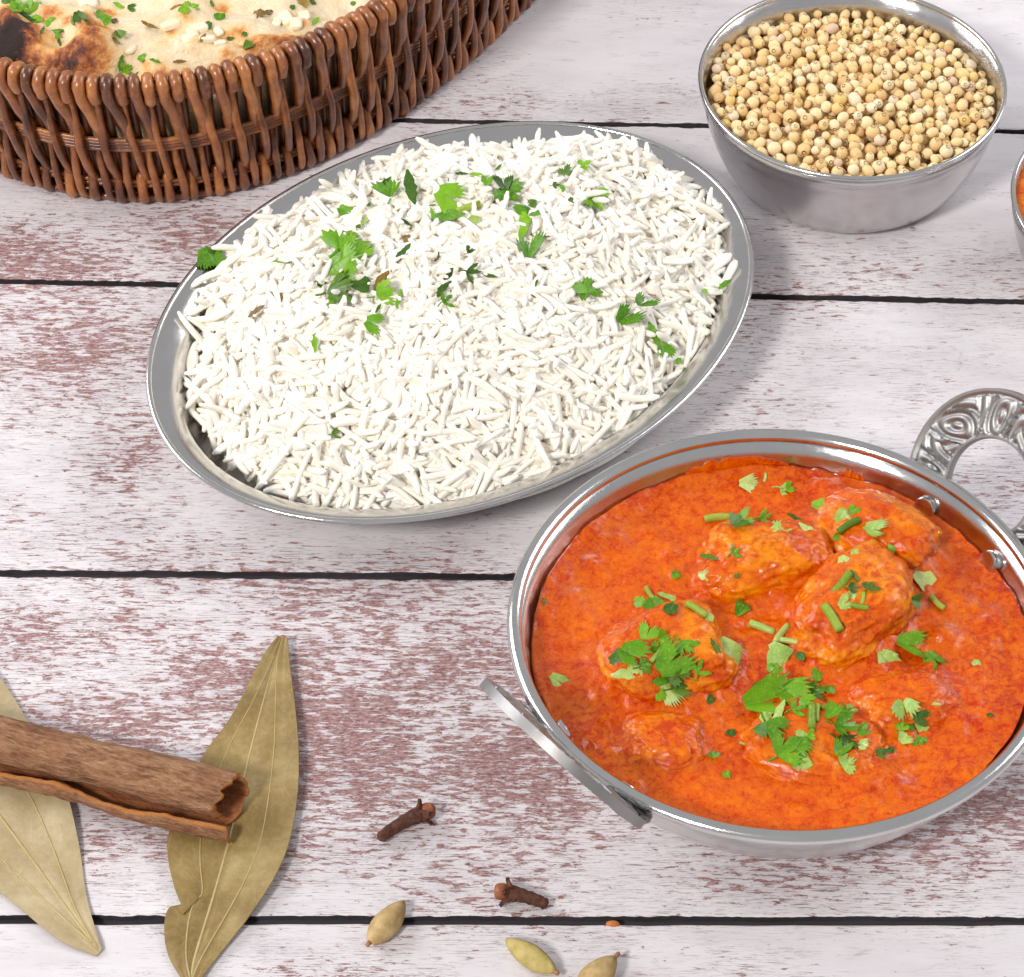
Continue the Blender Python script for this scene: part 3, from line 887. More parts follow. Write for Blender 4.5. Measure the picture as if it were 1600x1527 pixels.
nr, nphi = 120, 260
V = [(KC[0], KC[1], gravy_h(*KC))]
for i in range(1, nr+1):
    r = 7.06*i/nr
    for j in range(nphi):
        a = 2*math.pi*j/nphi
        rr = r+(.10*fbm(math.cos(a)*3, math.sin(a)*3, 4, 4) if i == nr else 0)
        x, y = KC[0]+rr*math.cos(a), KC[1]+rr*math.sin(a)
        V.append((x, y, gravy_h(x, y)))
for j in range(nphi):
    a = 2*math.pi*j/nphi; V.append((KC[0]+6.5*math.cos(a), KC[1]+6.5*math.sin(a), 2.75))
GF = [(0, 1+j, 1+(j+1) % nphi) for j in range(nphi)]+grid_faces(nr+1, nphi, True, 1)+[tuple(range(nr*nphi+nphi, nr*nphi, -1))]
o = obj('curry_gravy', V, GF, GRAVY, org=(KC[0], KC[1], 2.75))
tag(o, 'thick orange-red curry gravy filling the steel karahi', 'curry')
curryV = [np.array(V)]; curryF = list(GF); coff = len(V)
# splash of sauce left on the pan wall at the back
mbp = []
for a0, a1, top_ in ((84, 112, .52), (66, 74, .30)):
    G = []
    for i in range(40):
        a = math.radians(a0+(a1-a0)*i/39); ed = math.sin(math.pi*i/39)**.4
        hh = (top_*ed+.16*fbm(i*.3, a0, 2, 3)*ed)
        G.append([(KC[0]+(6.99+.16*t*1.0+.03)*math.cos(a), KC[1]+(6.99+.16*t+.03)*math.sin(a), 3.62+max(.05, hh)*t+.02) for t in np.linspace(0, 1, 7)])
    V, F = sheet(G, .10)
    s_ = obj('sauce_smear', V, F, GRAVY, org=(G[20][0]))
    tag(s_, 'orange sauce smear dried on the inner wall of the karahi' if top_ > .5 else 'short orange sauce smear on the karahi wall near the rivets', 'sauce')
def ico(sub=5):
    import bmesh
    bm = bmesh.new(); bmesh.ops.create_icosphere(bm, subdivisions=sub, radius=1)
    V = np.array([v.co[:] for v in bm.verts]); F = [[v.index for v in f.verts] for f in bm.faces]; bm.free()
    return V, F
IV, IF = ico(6)
for cx, cy, a, b, h, t, rise, label, sd in chick:
    c, s = math.cos(t), math.sin(t); V = []; bare = []
    for x, y, z in IV:
        # squarish chunk with torn, knobbly faces
        k = (abs(x)**2.7+abs(y)**2.7+abs(z)**2.7)**(-1/2.7)
        q = Vector((x*k, y*k, z*k))
        f = 1+.24*fbm(q.x*.8+sd*7, q.y*.8, q.z*.8+sd, 2)+.075*fbm(q.x*2.6+sd, q.y*3.2+sd*3, q.z*3.2, 4)
        f -= .05*math.exp(-((q.x*.6+q.y*.5-.15*math.sin(sd))/.13)**2)*(1 if sd in (1, 2, 4) else .4)
        f += .022*fbm(q.x*7, q.y*15+sd, q.z*8, 3)+.03*(.5-abs(noise.noise(Vector((q.x*2.2+sd, q.y*4.5, q.z*3)))))
        X, Y, Z = q.x*a*f, q.y*b*f, q.z*h*f
        V.append((cx+c*X-s*Y, cy+s*X+c*Y, GZ+rise+Z))
        bb = noise.noise(Vector((q.x*1.3+sd*3.1, q.y*1.3, q.z*1.6+sd)))
        bare.append(max(0, min(1, (bb+.02)*3.6))*(1 if Z > .15*h else .2)*(1. if sd < 5 else .5))
    V = np.array(V)
    o = obj('chicken_piece', V, IF, COATED, org=(cx, cy, float(V[:, 2].min()))); fattr(o, 'bare', bare)
    tag(o, label, 'chicken', 'chicken pieces in the curry')
    curryV.append(V); curryF += [[i+coff for i in f] for f in IF]; coff += len(V)
curry_bvh = BVHTree.FromPolygons(np.concatenate(curryV).tolist(), curryF)

# ------------------------------------------------------------------ basket with naan
BC = np.array((-10., 31.)); BA, BBx, BANG, BN = 19., 12.5, math.radians(60), 2.6; BH = 6.15
def super_pt(a, k=1.0, off=0.0):
    ca, sa = math.cos(a), math.sin(a)
    r = (abs(ca/(BA*k+off))**BN+abs(sa/(BBx*k+off))**BN)**(-1/BN)
    x, y = r*ca, r*sa; c, s = math.cos(BANG), math.sin(BANG)
    return BC+np.array((c*x-s*y, s*x+c*y))
aa = np.linspace(0, 2*math.pi, 4001)
loop = np.array([super_pt(a) for a in aa]); seg = np.linalg.norm(np.diff(loop, axis=0), axis=1); cum = np.concatenate([[0], np.cumsum(seg)]); LEN = cum[-1]
def bpt(u, z, out):
    """point on the basket wall: u = arc length, z = height, out = outward offset"""
    a = float(np.interp(u % LEN, cum, aa)); k = .935+.065*z/BH
    p = super_pt(a, k, 0); q1 = super_pt(a+.002, k); q0 = super_pt(a-.002, k)
    t = q1-q0; nrm = np.array((t[1], -t[0])); nrm /= np.linalg.norm(nrm)
    return (p[0]+nrm[0]*out, p[1]+nrm[1]*out, z)
bask = thing('bread_basket', (BC[0], BC[1], 0), 'oval brown wicker basket holding the naan bread', 'basket')
def in_view(p):
    q = Vector(p)-CAM; z = q.dot(_d); x = 800+FPX*q.dot(_r)/z; y = 763.5-FPX*q.dot(_u)/z
    return -60 < x < 1000 and -60 < y < 420 and p[1] < 31 
wr = random.Random(21)
rest = MB()
def rod(name, pts, r, n=16, sides=9):
    P = spline(pts, n)
    Q, R = round_ends(P, r)
    R = [x*(1+.07*math.sin(i*1.7+len(rest.V))) for i, x in enumerate(R)]
    V, F = tube(Q, R, sides)
    if in_view(P[len(P)//2]): obj(name, V, F, WICKER, bask)
    else: rest.add(V, F)
SP = LEN/round(LEN/.90); NL = round(LEN/.90)
def core(name, z, out, r, wob=.0):
    V, F = tube([bpt(LEN*i/400, z+wob*math.sin(i*1.9), out) for i in range(401)], r, 8, False)
    obj(name, V, F, WICKER, bask)
core('rim_core', BH-.28, 0, .20); core('rim_core', BH-.62, -.05, .12)
for dz in (-.24, -.08, .08, .24): core('waist_strand', 2.95+dz, .02*(1-abs(dz)), .085, .015)
for dz in (-.1, .1): core('waist_strand', .95+dz, .02, .085, .015)
core('base_strand', .16, .0, .15); core('base_strand', .12, -.3, .13)
for i in range(NL):
    u = i*SP; j = lambda s=.05: wr.uniform(-s, s)
    # long loop over the rim running down to the waist
    s = .22+j(.06)
    rod('rim_loop', [bpt(u-.05, BH-1.1, -.30), bpt(u-.03, BH-.55, -.38), bpt(u, BH-.05, -.20+j(.02)), bpt(u+.02, BH+.06, .08), bpt(u+.04, BH-.2, .33), bpt(u+.07, BH-.75, .30), bpt(u+s, BH-1.6, .20+j(.03)), bpt(u+s+.08, BH-2.4, .05), bpt(u+s+.12, BH-3.1, -.16)], .205+j(.012), 22)
    # short loop between
    v = u+SP/2+j(.03)
    rod('rim_loop', [bpt(v-.03, BH-.75, -.30), bpt(v, BH-.1, -.24), bpt(v, BH+.03, .08), bpt(v+.01, BH-.22, .31+j(.03)), bpt(v+.02, BH-.72+j(.06), .26)], .205+j(.012), 12)
    # middle rods over the waist strands
    v = u+SP*.5+j(.04); e = j(.08)
    rod('wall_rod', [bpt(v-.05, BH-.75, -.02), bpt(v-.03, BH-1.5, .10), bpt(v, 3.7, .22), bpt(v+.05+e, 2.9, .29), bpt(v+.1+e, 2.1, .24), bpt(v+.16+e, 1.45+j(.1), .10), bpt(v+.18+e, 1.1, -.08)], .145+j(.02), 16)
    # bottom rods tucked under the base
    v = u+.05+j(.04); e = j(.06)
    rod('base_rod', [bpt(v-.02, 2.75, -.12), bpt(v, 2.2, .06), bpt(v+.02+e, 1.4, .20), bpt(v+.05+e, .75, .25), bpt(v+.06+e, .30, .18), bpt(v+.06+e, .19, .02)], .14+j(.02), 13)
    v = u+SP*.5+.06+j(.04)
    rod('base_knot', [bpt(v, 1.25, -.05), bpt(v, .85, .12), bpt(v, .45, .22), bpt(v, .22, .14), bpt(v, .2, -.1)], .18+j(.015), 9)
    # inner wall rods
    rest.add(*tube(spline([bpt(u+.2, BH-.7, -.34), bpt(u+.3, 3, -.28), bpt(u+.25, .3, -.3)], 6), .17, 6))
    rest.add(*tube(spline([bpt(u+.65, BH-.7, -.34), bpt(u+.6, 3, -.30), bpt(u+.7, .3, -.3)], 6), .17, 6))
V, F = rest.out()
o = obj('far_wicker_rods', V, F, WICKER, bask); o['kind'] = 'stuff'
FLV = [(BC[0], BC[1], .3)]+[(*super_pt(2*math.pi*j/96, .925), .3) for j in range(96)]+[(*super_pt(2*math.pi*j/96, .925), .08) for j in range(96)]
FLF = [(0, 1+j, 1+(j+1) % 96) for j in range(96)]+grid_faces(2, 96, True, 1)+[tuple(range(192, 96, -1))]
obj('basket_floor', FLV, [tuple(f) for f in FLF], WICKER, bask)

# naan
CHAR = [(18, 70, 34, 34, 1.05), (48, 100, 16, 14, .75), (8, 20, 16, 16, .62), (40, 50, 22, 18, .42), (150, 50, 22, 14, .72), (150, 80, 24, 30, .45), (105, 98, 34, 16, .60), (92, 100, 12, 10, .75), (130, 105, 30, 16, .42), (75, 5, 18, 10, .40), (105, 22, 10, 10, .36), (440, 66, 22, 9, .55), (410, 76, 40, 14, .36), (255, 117, 30, 8, .36), (360, 58, 14, 7, .28), (345, 4, 10, 8, .42), (165, 3, 20, 6, .30), (250, 112, 60, 16, .18), (300, 30, 60, 20, .06), (60, 80, 60, 40, .22), (570, 8, 20, 8, .2), (470, 55, 25, 12, .3)]
NW = [(at(px, py, 5.2), px, py, rx, ry, a) for px, py, rx, ry, a in CHAR]
BUMPS = [(150, 75, 1.0, .75), (45, 70, 1.1, .62), (10, 30, .8, .35), (255, 118, 1.6, .50), (425, 78, 1.6, .42), (120, 100, .8, .3), (340, 95, 1.3, .12), (300, 15, 2.2, .3), (110, 20, .9, .15)]
NB = [(at(px, py, 5.2), r, h*1.35) for px, py, r, h in BUMPS]
nrn = random.Random(8)
for _ in range(34):
    px, py, rr, hh = nrn.uniform(0, 620), nrn.uniform(-30, 125), nrn.uniform(.28, .7), nrn.uniform(.12, .36)
    NB.append((at(px, py, 5.2), rr, hh))
    if nrn.random() < .5: NW.append((at(px, py, 5.3), px, py, rr*26, rr*15, nrn.uniform(.16, .42)))
DENTS = [(at(85, 60, 5.2), .75, -.45), (at(190, 95, 5.2), .55, -.5), (at(215, 90, 5.2), .9, -.25), (at(300, 55, 5.2), 1.3, -.15)]
def naan_h(x, y, rho):
    z = 4.75+.28*fbm(x*.22, y*.22, 3, 3)+.22*fbm(x*.6, y*.6, 8, 4)+.62*max(0, .5-abs(fbm(x*.34+4, y*.46, 2, 2)))-.2
    for p, r, h in NB+DENTS:
        d = ((x-p.x)**2+((y-p.y)*1.0)**2)/(r*r)
        if d < 8: z += h*math.exp(-d*.9)
    return z-max(0, (rho-.90)/.10)**2*.9
V = []; ch = []; nr, nphi = 130, 520
V.append((BC[0], BC[1], 4.9)); ch.append(0)
for i in range(1, nr+1):
    rho = (i/nr)**.7
    for j in range(nphi):
        a = 2*math.pi*j/nphi; p = BC+(super_pt(a, .955)-BC)*rho*.985
        V.append((p[0], p[1], naan_h(p[0], p[1], rho)))
        q = Vector((p[0], p[1], 5.2))-CAM; zz = q.dot(_d); px = 800+FPX*q.dot(_r)/zz; py = 763.5-FPX*q.dot(_u)/zz
        c = 0.0
        for w, cx, cy, rx, ry, am in NW:
            d = (p[0]-w.x)**2/(rx/43)**2+(p[1]-w.y)**2/(ry/27)**2
            if d < 8: c = max(c, am*math.exp(-d*.75))
        if p[1] > 26: c = max(c, .5*max(0, fbm(p[0]*.3, p[1]*.3, 6, 3)))
        ch.append(c+.03)
for j in range(nphi):
    a = 2*math.pi*j/nphi; p = super_pt(a, .86); V.append((p[0], p[1], .31)); ch.append(.1)
NF = [(0, 1+j, 1+(j+1) % nphi) for j in range(nphi)]+grid_faces(nr+1, nphi, True, 1)+[tuple(range(nr*nphi+nphi, nr*nphi, -1))]
o = obj('naan_bread', V, NF, NAAN, org=(BC[0], BC[1], .31)); fattr(o, 'char', ch)
tag(o, 'blistered golden naan bread with charred edges in the wicker basket', 'bread')
naan_bvh = BVHTree.FromPolygons(V, NF)

# ------------------------------------------------------------------ chopped coriander
def lobe(L, W, r, jag=.25, cut=1.0, n=11, m=5, curl=.3, sweep=0.0):
    G = []; ph = r.uniform(0, 6)
    for i in range(n):
        s = cut*i/(n-1)
        w = W*(max(.0, math.sin(math.pi*min(1, s*.93+.05)))**.75)
        wl = w*(1+jag*.5*math.sin(s*13+ph)+r.uniform(-.28, .28)); wr_ = w*(1+jag*.5*math.sin(s*13+ph+2)+r.uniform(-.28, .28))
        row = []
        for j in range(m):
            t = j/(m-1)*2-1
            y = t*(wr_ if t > 0 else wl)
            row.append((s*L, y+sweep*s*s*L, curl*(y*y)*1.3/L+.10*curl*L*math.sin(s*3+ph)-.35*curl*s*s*L*.5))
        G.append(row)
    return np.array(G)
def rotz(G, a, s=1.0):
    c, q = math.cos(a), math.sin(a); R = np.array(((c, -q, 0), (q, c, 0), (0, 0, 1)))
    return (G @ R.T)*s
def fragment(kind, r):
    """unit-length piece, centred, as closed thin sheets"""
    th = .016; mb = MB(); cu = r.uniform(-.9, .9)
    if kind in ('leaf', 'half'):
        # fan-shaped leaf with deep lobes and toothed ends; a half is a narrower fan cut across its base
        A = r.uniform(1.15, 1.5) if kind == 'leaf' else r.uniform(.5, .75); r0 = .03 if kind == 'leaf' else .22
        nl = 3 if kind == 'leaf' else r.choice((1, 2)); m, n = 25, 7; ph = r.uniform(0, 6); G = np.zeros((n, m, 3)); fold = r.uniform(-.6, .8)
        side = [r.uniform(.8, 1.1) for _ in range(nl)]
        for j in range(m):
            q = j/(m-1); th_ = (q*2-1)*A
            lobe_ = abs(math.sin(math.pi*(q*nl)))**.45 if nl > 1 else math.sin(math.pi*(q*.8+.1))**.4
            R = (.55+.45*lobe_)*side[min(nl-1, int(q*nl))]*(1+(.10 if j % 2 else -.10)+r.uniform(-.07, .07))
            c0_, c1_ = math.cos(th_), math.sin(th_)
            for i in range(n):
                rad = r0+(R-r0)*i/(n-1)
                x, y = rad*c0_, rad*c1_
                G[i, j] = (x-.48, y, fold*abs(y)+cu*.8*(x-.4)**2+.06*math.sin(th_*4+ph)*rad)
        if kind == 'leaf': G *= .70; G[..., 1] *= .85
        mb.add(*sheet(G, .014))
        if kind == 'leaf': mb.add(*tube(spline([(-.62, .05, .02), (-.5, .02, 0), (-.36, 0, 0)], 5), .03, 5))
    elif kind == 'blade':
        G = lobe(1.0, .155, r, .2, 1, curl=cu*.8, sweep=r.uniform(-.35, .35)); G[..., 0] -= .5; mb.add(*sheet(G, th))
    elif kind == 'chip':
        G = lobe(1.2, .42, r, .12, .72, n=7, curl=cu); G[..., 0] -= .45; mb.add(*sheet(G, th))
    elif kind == 'sprig':
        for a in (r.uniform(-.3, .3), .8+r.uniform(-.3, .3), -.9+r.uniform(-.3, .3)):
            G = rotz(lobe(.6, .10, r, .35, 1, curl=cu), a); G[..., 0] -= .2; mb.add(*sheet(G, th))
        mb.add(*tube(spline([(-.55, 0, 0), (-.3, .05, .03), (-.15, 0, 0)], 6), .035, 6))
    elif kind == 'stem':
        b = r.uniform(-.08, .08)
        P = [(-.5+t, b*math.sin(t*3), .02*math.sin(t*5)) for t in np.linspace(0, 1, 8)]
        mb.add(*tube(P, .15, 8))
    return mb.out()
TONE = {'fresh': 'bright green', 'dark': 'dark green', 'pale': 'pale green', 'dry': 'brownish dry'}
KIND = {'leaf': 'lobed coriander leaf', 'half': 'cut coriander leaf half', 'blade': 'narrow coriander leaf shred', 'chip': 'squarish coriander leaf chip', 'sprig': 'feathery coriander sprig', 'stem': 'chopped coriander stem'}
CNAME = ['the knobbly chicken piece', 'the largest chicken chunk', 'the chicken chunk by the rivets', 'the leaf-heaped chicken chunk', 'the small round chicken lump', 'the sunken chicken piece', 'the low bumpy chicken piece']
def curry_side(P):
    best = min(range(len(chick)), key=lambda i: math.hypot((P.x-chick[i][0])/chick[i][2], (P.y-chick[i][1])/chick[i][3]))
    c = chick[best]; q = math.hypot((P.x-c[0])/c[2], (P.y-c[1])/c[3])
    return ('on ' if q < 1 else 'in gravy beside ' if q < 2.2 else 'in gravy beyond ')+CNAME[best]
def naan_side(P):
    if P.x < -14.5: return 'on naan by the black blister'
    if P.x < -11.5: return 'on naan between blister and garlic'
    return 'on naan among the garlic bits'
fr = random.Random(99)
def herb(px, py, ln, rot, kind, tone, bvh, nsmooth, where, lift=.04, label=None, tilt=.28):
    d = ray(px, py); h = bvh.ray_cast(CAM, d)
    if h[0] is None: return
    P, dist = h[0], h[3]
    L = 1.06*ln*dist/FPX
    n = nsmooth(P) if callable(nsmooth) else h[1]
    if n.z < 0: n = -n
    n = (n*.6+Vector((0, -.25, .6))+Vector((fr.gauss(0, tilt), fr.gauss(0, tilt), 0))).normalized()
    # direction in the surface whose image has angle rot
    v = _r*math.cos(math.radians(rot))+_u*math.sin(math.radians(rot))
    t = (v - _d*(v.dot(n)/_d.dot(n))).normalized()
    b = n.cross(t)
    V, F = fragment(kind, fr)
    st = max(.7, min(1.0, v.length))
    fore = 1/max(.5, abs((t.dot(_r)**2+t.dot(_u)**2)**.5))
    V = V*L*min(1.5, fore)
    c = P+n*(lift+.06*L)
    W = np.outer(V[:, 0], t)+np.outer(V[:, 1], b)+np.outer(V[:, 2], n)+np.array(c)
    o = obj('chopped_coriander', W, F, LEAF['stemfresh' if kind == 'stem' and tone == 'fresh' else tone], org=tuple(P))
    size = 'tiny' if ln < 17 else 'small' if ln < 32 else 'large'
    spot = where
    if where == 'on the white rice': spot = rice_side(P).replace('rice heap', 'rice')
    elif where == 'in the curry': spot = curry_side(P)
    elif where == 'on the naan': spot = naan_side(P)
    tag(o, label or f'{size} {TONE[tone]} {KIND[kind]} {spot}', 'herb', None if label else f'chopped coriander {where}')
    return o
rice_ns = lambda P: rice_n(P.x, P.y)
RH = [(540, 378, 62, 62, 'leaf', 'fresh'), (533, 452, 58, 25, 'leaf', 'dark'), (528, 418, 58, 30, 'half', 'fresh'), (520, 472, 32, 60, 'blade', 'fresh'), (562, 452, 34, -10, 'chip', 'dark'), (552, 398, 50, 60, 'half', 'fresh'), (545, 440, 40, -30, 'leaf', 'fresh'),
 (604, 462, 48, 20, 'leaf', 'fresh'), (594, 444, 36, 65, 'blade', 'dry'), (625, 471, 26, 60, 'blade', 'fresh'), (592, 486, 16, 50, 'blade', 'dark'), (582, 509, 38, -22, 'half', 'fresh'), (494, 540, 26, -78, 'blade', 'fresh'),
 (403, 489, 30, 38, 'blade', 'dry'), (436, 413, 15, 12, 'blade', 'fresh'), (443, 469, 13, -60, 'blade', 'dry'), (523, 679, 24, 20, 'sprig', 'dark'), (537, 333, 28, -30, 'half', 'fresh'), (569, 349, 13, 80, 'chip', 'pale'),
 (615, 303, 34, 80, 'leaf', 'fresh'), (607, 287, 18, 20, 'chip', 'dark'), (641, 297, 54, -82, 'blade', 'dark'), (699, 312, 62, -28, 'half', 'fresh'), (704, 341, 50, 5, 'blade', 'fresh'), (732, 330, 36, 20, 'stem', 'fresh'), (741, 346, 18, 10, 'chip', 'pale'), (678, 336, 16, 80, 'blade', 'fresh'), (676, 324, 10, 20, 'blade', 'dark'),
 (634, 397, 30, 35, 'blade', 'dark'), (633, 352, 18, -50, 'blade', 'dark'), (636, 375, 15, -15, 'chip', 'dry'), (723, 276, 20, 3, 'blade', 'dark'), (743, 275, 20, 3, 'blade', 'fresh'), (762, 286, 26, 80, 'half', 'fresh'), (779, 266, 14, 35, 'blade', 'dark'),
 (796, 313, 50, -48, 'leaf', 'fresh'), (787, 293, 32, 100, 'half', 'dark'), (812, 330, 34, -20, 'half', 'fresh'), (823, 358, 44, -76, 'blade', 'fresh'), (827, 396, 42, 80, 'half', 'fresh'), (832, 323, 15, 85, 'chip', 'dark'), (843, 335, 28, 20, 'blade', 'fresh'),
 (737, 397, 18, 30, 'leaf', 'dark'), (687, 405, 12, 60, 'blade', 'dark'), (702, 432, 42, 40, 'half', 'dark'), (690, 455, 30, 70, 'blade', 'dark'), (738, 429, 36, -5, 'sprig', 'dark'), (762, 437, 22, -30, 'blade', 'dark'), (697, 472, 30, 40, 'sprig', 'fresh'),
 (885, 270, 24, 70, 'leaf', 'dark'), (911, 263, 27, 20, 'leaf', 'fresh'), (867, 295, 16, 0, 'leaf', 'dark'), (881, 301, 18, -50, 'blade', 'fresh'), (889, 317, 10, 10, 'chip', 'dark'), (930, 322, 42, -45, 'leaf', 'fresh'), (944, 305, 26, -30, 'chip', 'dark'),
 (918, 449, 38, 80, 'leaf', 'fresh'), (912, 455, 34, 85, 'blade', 'fresh'), (974, 502, 42, 35, 'half', 'fresh'), (999, 481, 24, 25, 'half', 'fresh'), (1022, 527, 44, -62, 'blade', 'fresh'), (1034, 549, 32, -75, 'half', 'fresh'), (1058, 566, 11, 0, 'chip', 'fresh'), (1098, 459, 11, 0, 'chip', 'fresh'), (1130, 446, 26, 50, 'blade', 'fresh'), (855, 373, 12, 20, 'blade', 'dry'), (838, 446, 12, 70, 'blade', 'dark'), (831, 466, 10, -50, 'blade', 'dry'), (502, 448, 14, 60, 'chip', 'dark'), (576, 325, 8, 0, 'chip', 'dark'), (560, 358, 9, 0, 'chip', 'dark'), (453, 415, 10, 0, 'blade', 'dark')]
for a in RH: herb(*a, rice_bvh, rice_ns, 'on the white rice', .13, tilt=.14)
# the leaf hanging over the plate's rim
dish_pts = oval_lathe(prof)
rim_bvh = BVHTree.FromPolygons(dish_pts[0].tolist(), dish_pts[1])
for px, py, ln, rot, kd, tn in [(322, 405, 52, -55, 'half', 'fresh'), (340, 405, 44, 60, 'leaf', 'fresh')]:
    herb(px, py, ln, rot, kd, tn, rim_bvh, None, '', .22, 'folded bright green coriander leaf on the rim of the oval plate' if kd == 'half' else 'lobed coriander leaf beside the folded leaf on the oval plate rim')
CHB = [(1022, 945, 36, -75, 'half', 'fresh'), (999, 944, 20, 20, 'chip', 'fresh'), (1048, 953, 24, -10, 'chip', 'dark'), (1046, 933, 36, -15, 'blade', 'pale'), (1016, 928, 22, -55, 'stem', 'fresh'), (1013, 992, 38, 68, 'half', 'fresh'), (983, 1023, 46, -28, 'half', 'fresh'), (961, 1031, 32, 15, 'half', 'dark'), (982, 1054, 50, 5, 'blade', 'pale'), (990, 1046, 20, -10, 'chip', 'pale'),
 (1030, 1020, 38, 25, 'leaf', 'fresh'), (1010, 1040, 34, 20, 'leaf', 'fresh'), (1058, 1050, 46, -20, 'leaf', 'dark'), (1042, 1040, 62, 40, 'half', 'fresh'), (1040, 998, 30, 10, 'leaf', 'fresh'), (1072, 1012, 36, -40, 'leaf', 'fresh'), (1060, 1072, 40, 20, 'leaf', 'dark'), (1045, 1078, 48, -45, 'half', 'pale'), (1028, 1062, 34, 50, 'half', 'fresh'), (1025, 1025, 24, 50, 'stem', 'pale'), (1031, 1087, 20, 40, 'chip', 'fresh'), (1090, 1045, 36, 70, 'sprig', 'fresh'),
 (1140, 1022, 44, 72, 'chip', 'pale'), (870, 1063, 40, -38, 'half', 'pale'), (1088, 955, 34, -30, 'stem', 'fresh'), (1106, 966, 20, -20, 'chip', 'pale'), (1155, 956, 30, 55, 'half', 'fresh'), (1116, 1012, 26, -65, 'blade', 'dark'), (1191, 982, 38, -20, 'stem', 'pale'), (1222, 992, 32, 50, 'stem', 'pale'), (1236, 1004, 30, -8, 'stem', 'pale'),
 (1121, 812, 38, 6, 'stem', 'fresh'), (1162, 814, 44, 32, 'half', 'fresh'), (1150, 822, 26, 30, 'half', 'dark'), (1194, 812, 34, 10, 'sprig', 'fresh'), (1213, 828, 28, 75, 'half', 'pale'), (1164, 758, 36, -8, 'half', 'pale'), (1226, 766, 34, -10, 'sprig', 'pale'), (1236, 766, 22, 20, 'leaf', 'fresh'), (1277, 793, 30, -12, 'half', 'fresh'), (1195, 747, 13, 80, 'stem', 'pale'),
 (1314, 810, 34, 32, 'half', 'pale'), (1335, 799, 24, 10, 'leaf', 'fresh'), (1326, 823, 36, 30, 'stem', 'dark'), (1362, 828, 36, -22, 'half', 'pale'), (1308, 839, 14, 0, 'chip', 'fresh'), (1262, 828, 32, -35, 'blade', 'pale'), (1245, 812, 28, -30, 'blade', 'dark'), (1148, 863, 26, 40, 'sprig', 'fresh'), (1108, 870, 28, 0, 'blade', 'dark'), (1056, 900, 16, 20, 'chip', 'fresh'), (1100, 898, 18, 0, 'chip', 'pale'),
 (1314, 913, 40, 50, 'stem', 'fresh'), (1335, 902, 20, -50, 'stem', 'dark'), (1300, 968, 40, -60, 'stem', 'fresh'), (1343, 948, 26, -10, 'stem', 'fresh'), (1347, 936, 18, 80, 'stem', 'fresh'), (1316, 945, 26, 30, 'half', 'pale'), (1360, 918, 26, 40, 'leaf', 'dark'), (1332, 921, 22, 0, 'leaf', 'dark'), (1317, 875, 20, -60, 'half', 'pale'), (1336, 864, 14, 10, 'chip', 'pale'), (1331, 932, 16, 60, 'chip', 'pale'),
 (1391, 860, 18, 60, 'chip', 'fresh'), (1441, 908, 36, -40, 'chip', 'pale'), (1465, 943, 24, -45, 'stem', 'fresh'), (1427, 938, 24, -10, 'half', 'dark'), (1381, 1028, 36, -58, 'half', 'pale'), (1416, 1009, 58, -14, 'half', 'fresh'), (1457, 1031, 38, -62, 'half', 'fresh'), (1525, 1037, 16, 10, 'chip', 'pale'),
 (1215, 1028, 44, 62, 'chip', 'pale'), (1213, 1044, 30, 70, 'leaf', 'fresh'), (1205, 1062, 16, 60, 'chip', 'pale'), (1277, 1056, 24, 20, 'leaf', 'fresh'), (1252, 1025, 15, 0, 'chip', 'dark'),
 (1182, 1101, 80, 6, 'half', 'fresh'), (1232, 1084, 56, -28, 'half', 'fresh'), (1214, 1078, 32, 75, 'half', 'pale'), (1188, 1080, 22, 70, 'half', 'dark'), (1262, 1100, 36, -20, 'leaf', 'fresh'), (1278, 1082, 34, 15, 'leaf', 'fresh'), (1296, 1080, 18, 0, 'chip', 'fresh'), (1246, 1110, 36, 20, 'sprig', 'fresh'), (1268, 1122, 34, 85, 'stem', 'fresh'), (1276, 1116, 24, 80, 'stem', 'fresh'), (1217, 1117, 34, 70, 'blade', 'pale'), (1197, 1122, 20, 80, 'chip', 'pale'), (1283, 1104, 24, -10, 'stem', 'fresh'),
 (1207, 1147, 50, -55, 'leaf', 'fresh'), (1228, 1172, 54, 35, 'leaf', 'fresh'), (1240, 1165, 40, -40, 'half', 'fresh'), (1252, 1194, 32, 20, 'chip', 'pale'), (1252, 1150, 22, -50, 'chip', 'pale'), (1268, 1152, 18, 0, 'leaf', 'fresh'), (1318, 1138, 46, -15, 'leaf', 'fresh'), (1300, 1118, 36, 40, 'half', 'fresh'), (1332, 1112, 36, 10, 'leaf', 'pale'), (1346, 1142, 34, 60, 'leaf', 'fresh'), (1322, 1162, 44, -25, 'leaf', 'dark'), (1312, 1176, 28, 50, 'half', 'fresh'), (1326, 1192, 36, 25, 'leaf', 'pale'), (1348, 1164, 22, -30, 'half', 'pale'), (1375, 1178, 28, -30, 'half', 'dark'), (1392, 1172, 12, 0, 'chip', 'dark'),
 (1413, 1106, 32, -78, 'half', 'pale'), (1436, 1122, 36, -8, 'half', 'dark'), (1430, 1115, 26, 20, 'leaf', 'pale'), (1440, 1138, 26, 80, 'half', 'pale'), (1408, 1136, 22, 60, 'leaf', 'fresh'), (1412, 1156, 26, 40, 'half', 'pale'), (1438, 1160, 26, -60, 'leaf', 'fresh'), (1422, 1138, 14, 0, 'chip', 'dark'),
 (1110, 1095, 22, 50, 'half', 'dark'), (1141, 1147, 16, 0, 'chip', 'dark'), (1113, 1180, 16, 80, 'leaf', 'fresh'), (1135, 1211, 14, 0, 'chip', 'fresh'), (1162, 1163, 13, -20, 'stem', 'pale'), (850, 941, 14, -60, 'blade', 'dark'), (1003, 759, 14, 10, 'blade', 'fresh'), (1462, 1099, 16, 10, 'blade', 'pale'), (1546, 1120, 11, 0, 'chip', 'dark'), (1150, 900, 9, 0, 'chip', 'dark')]
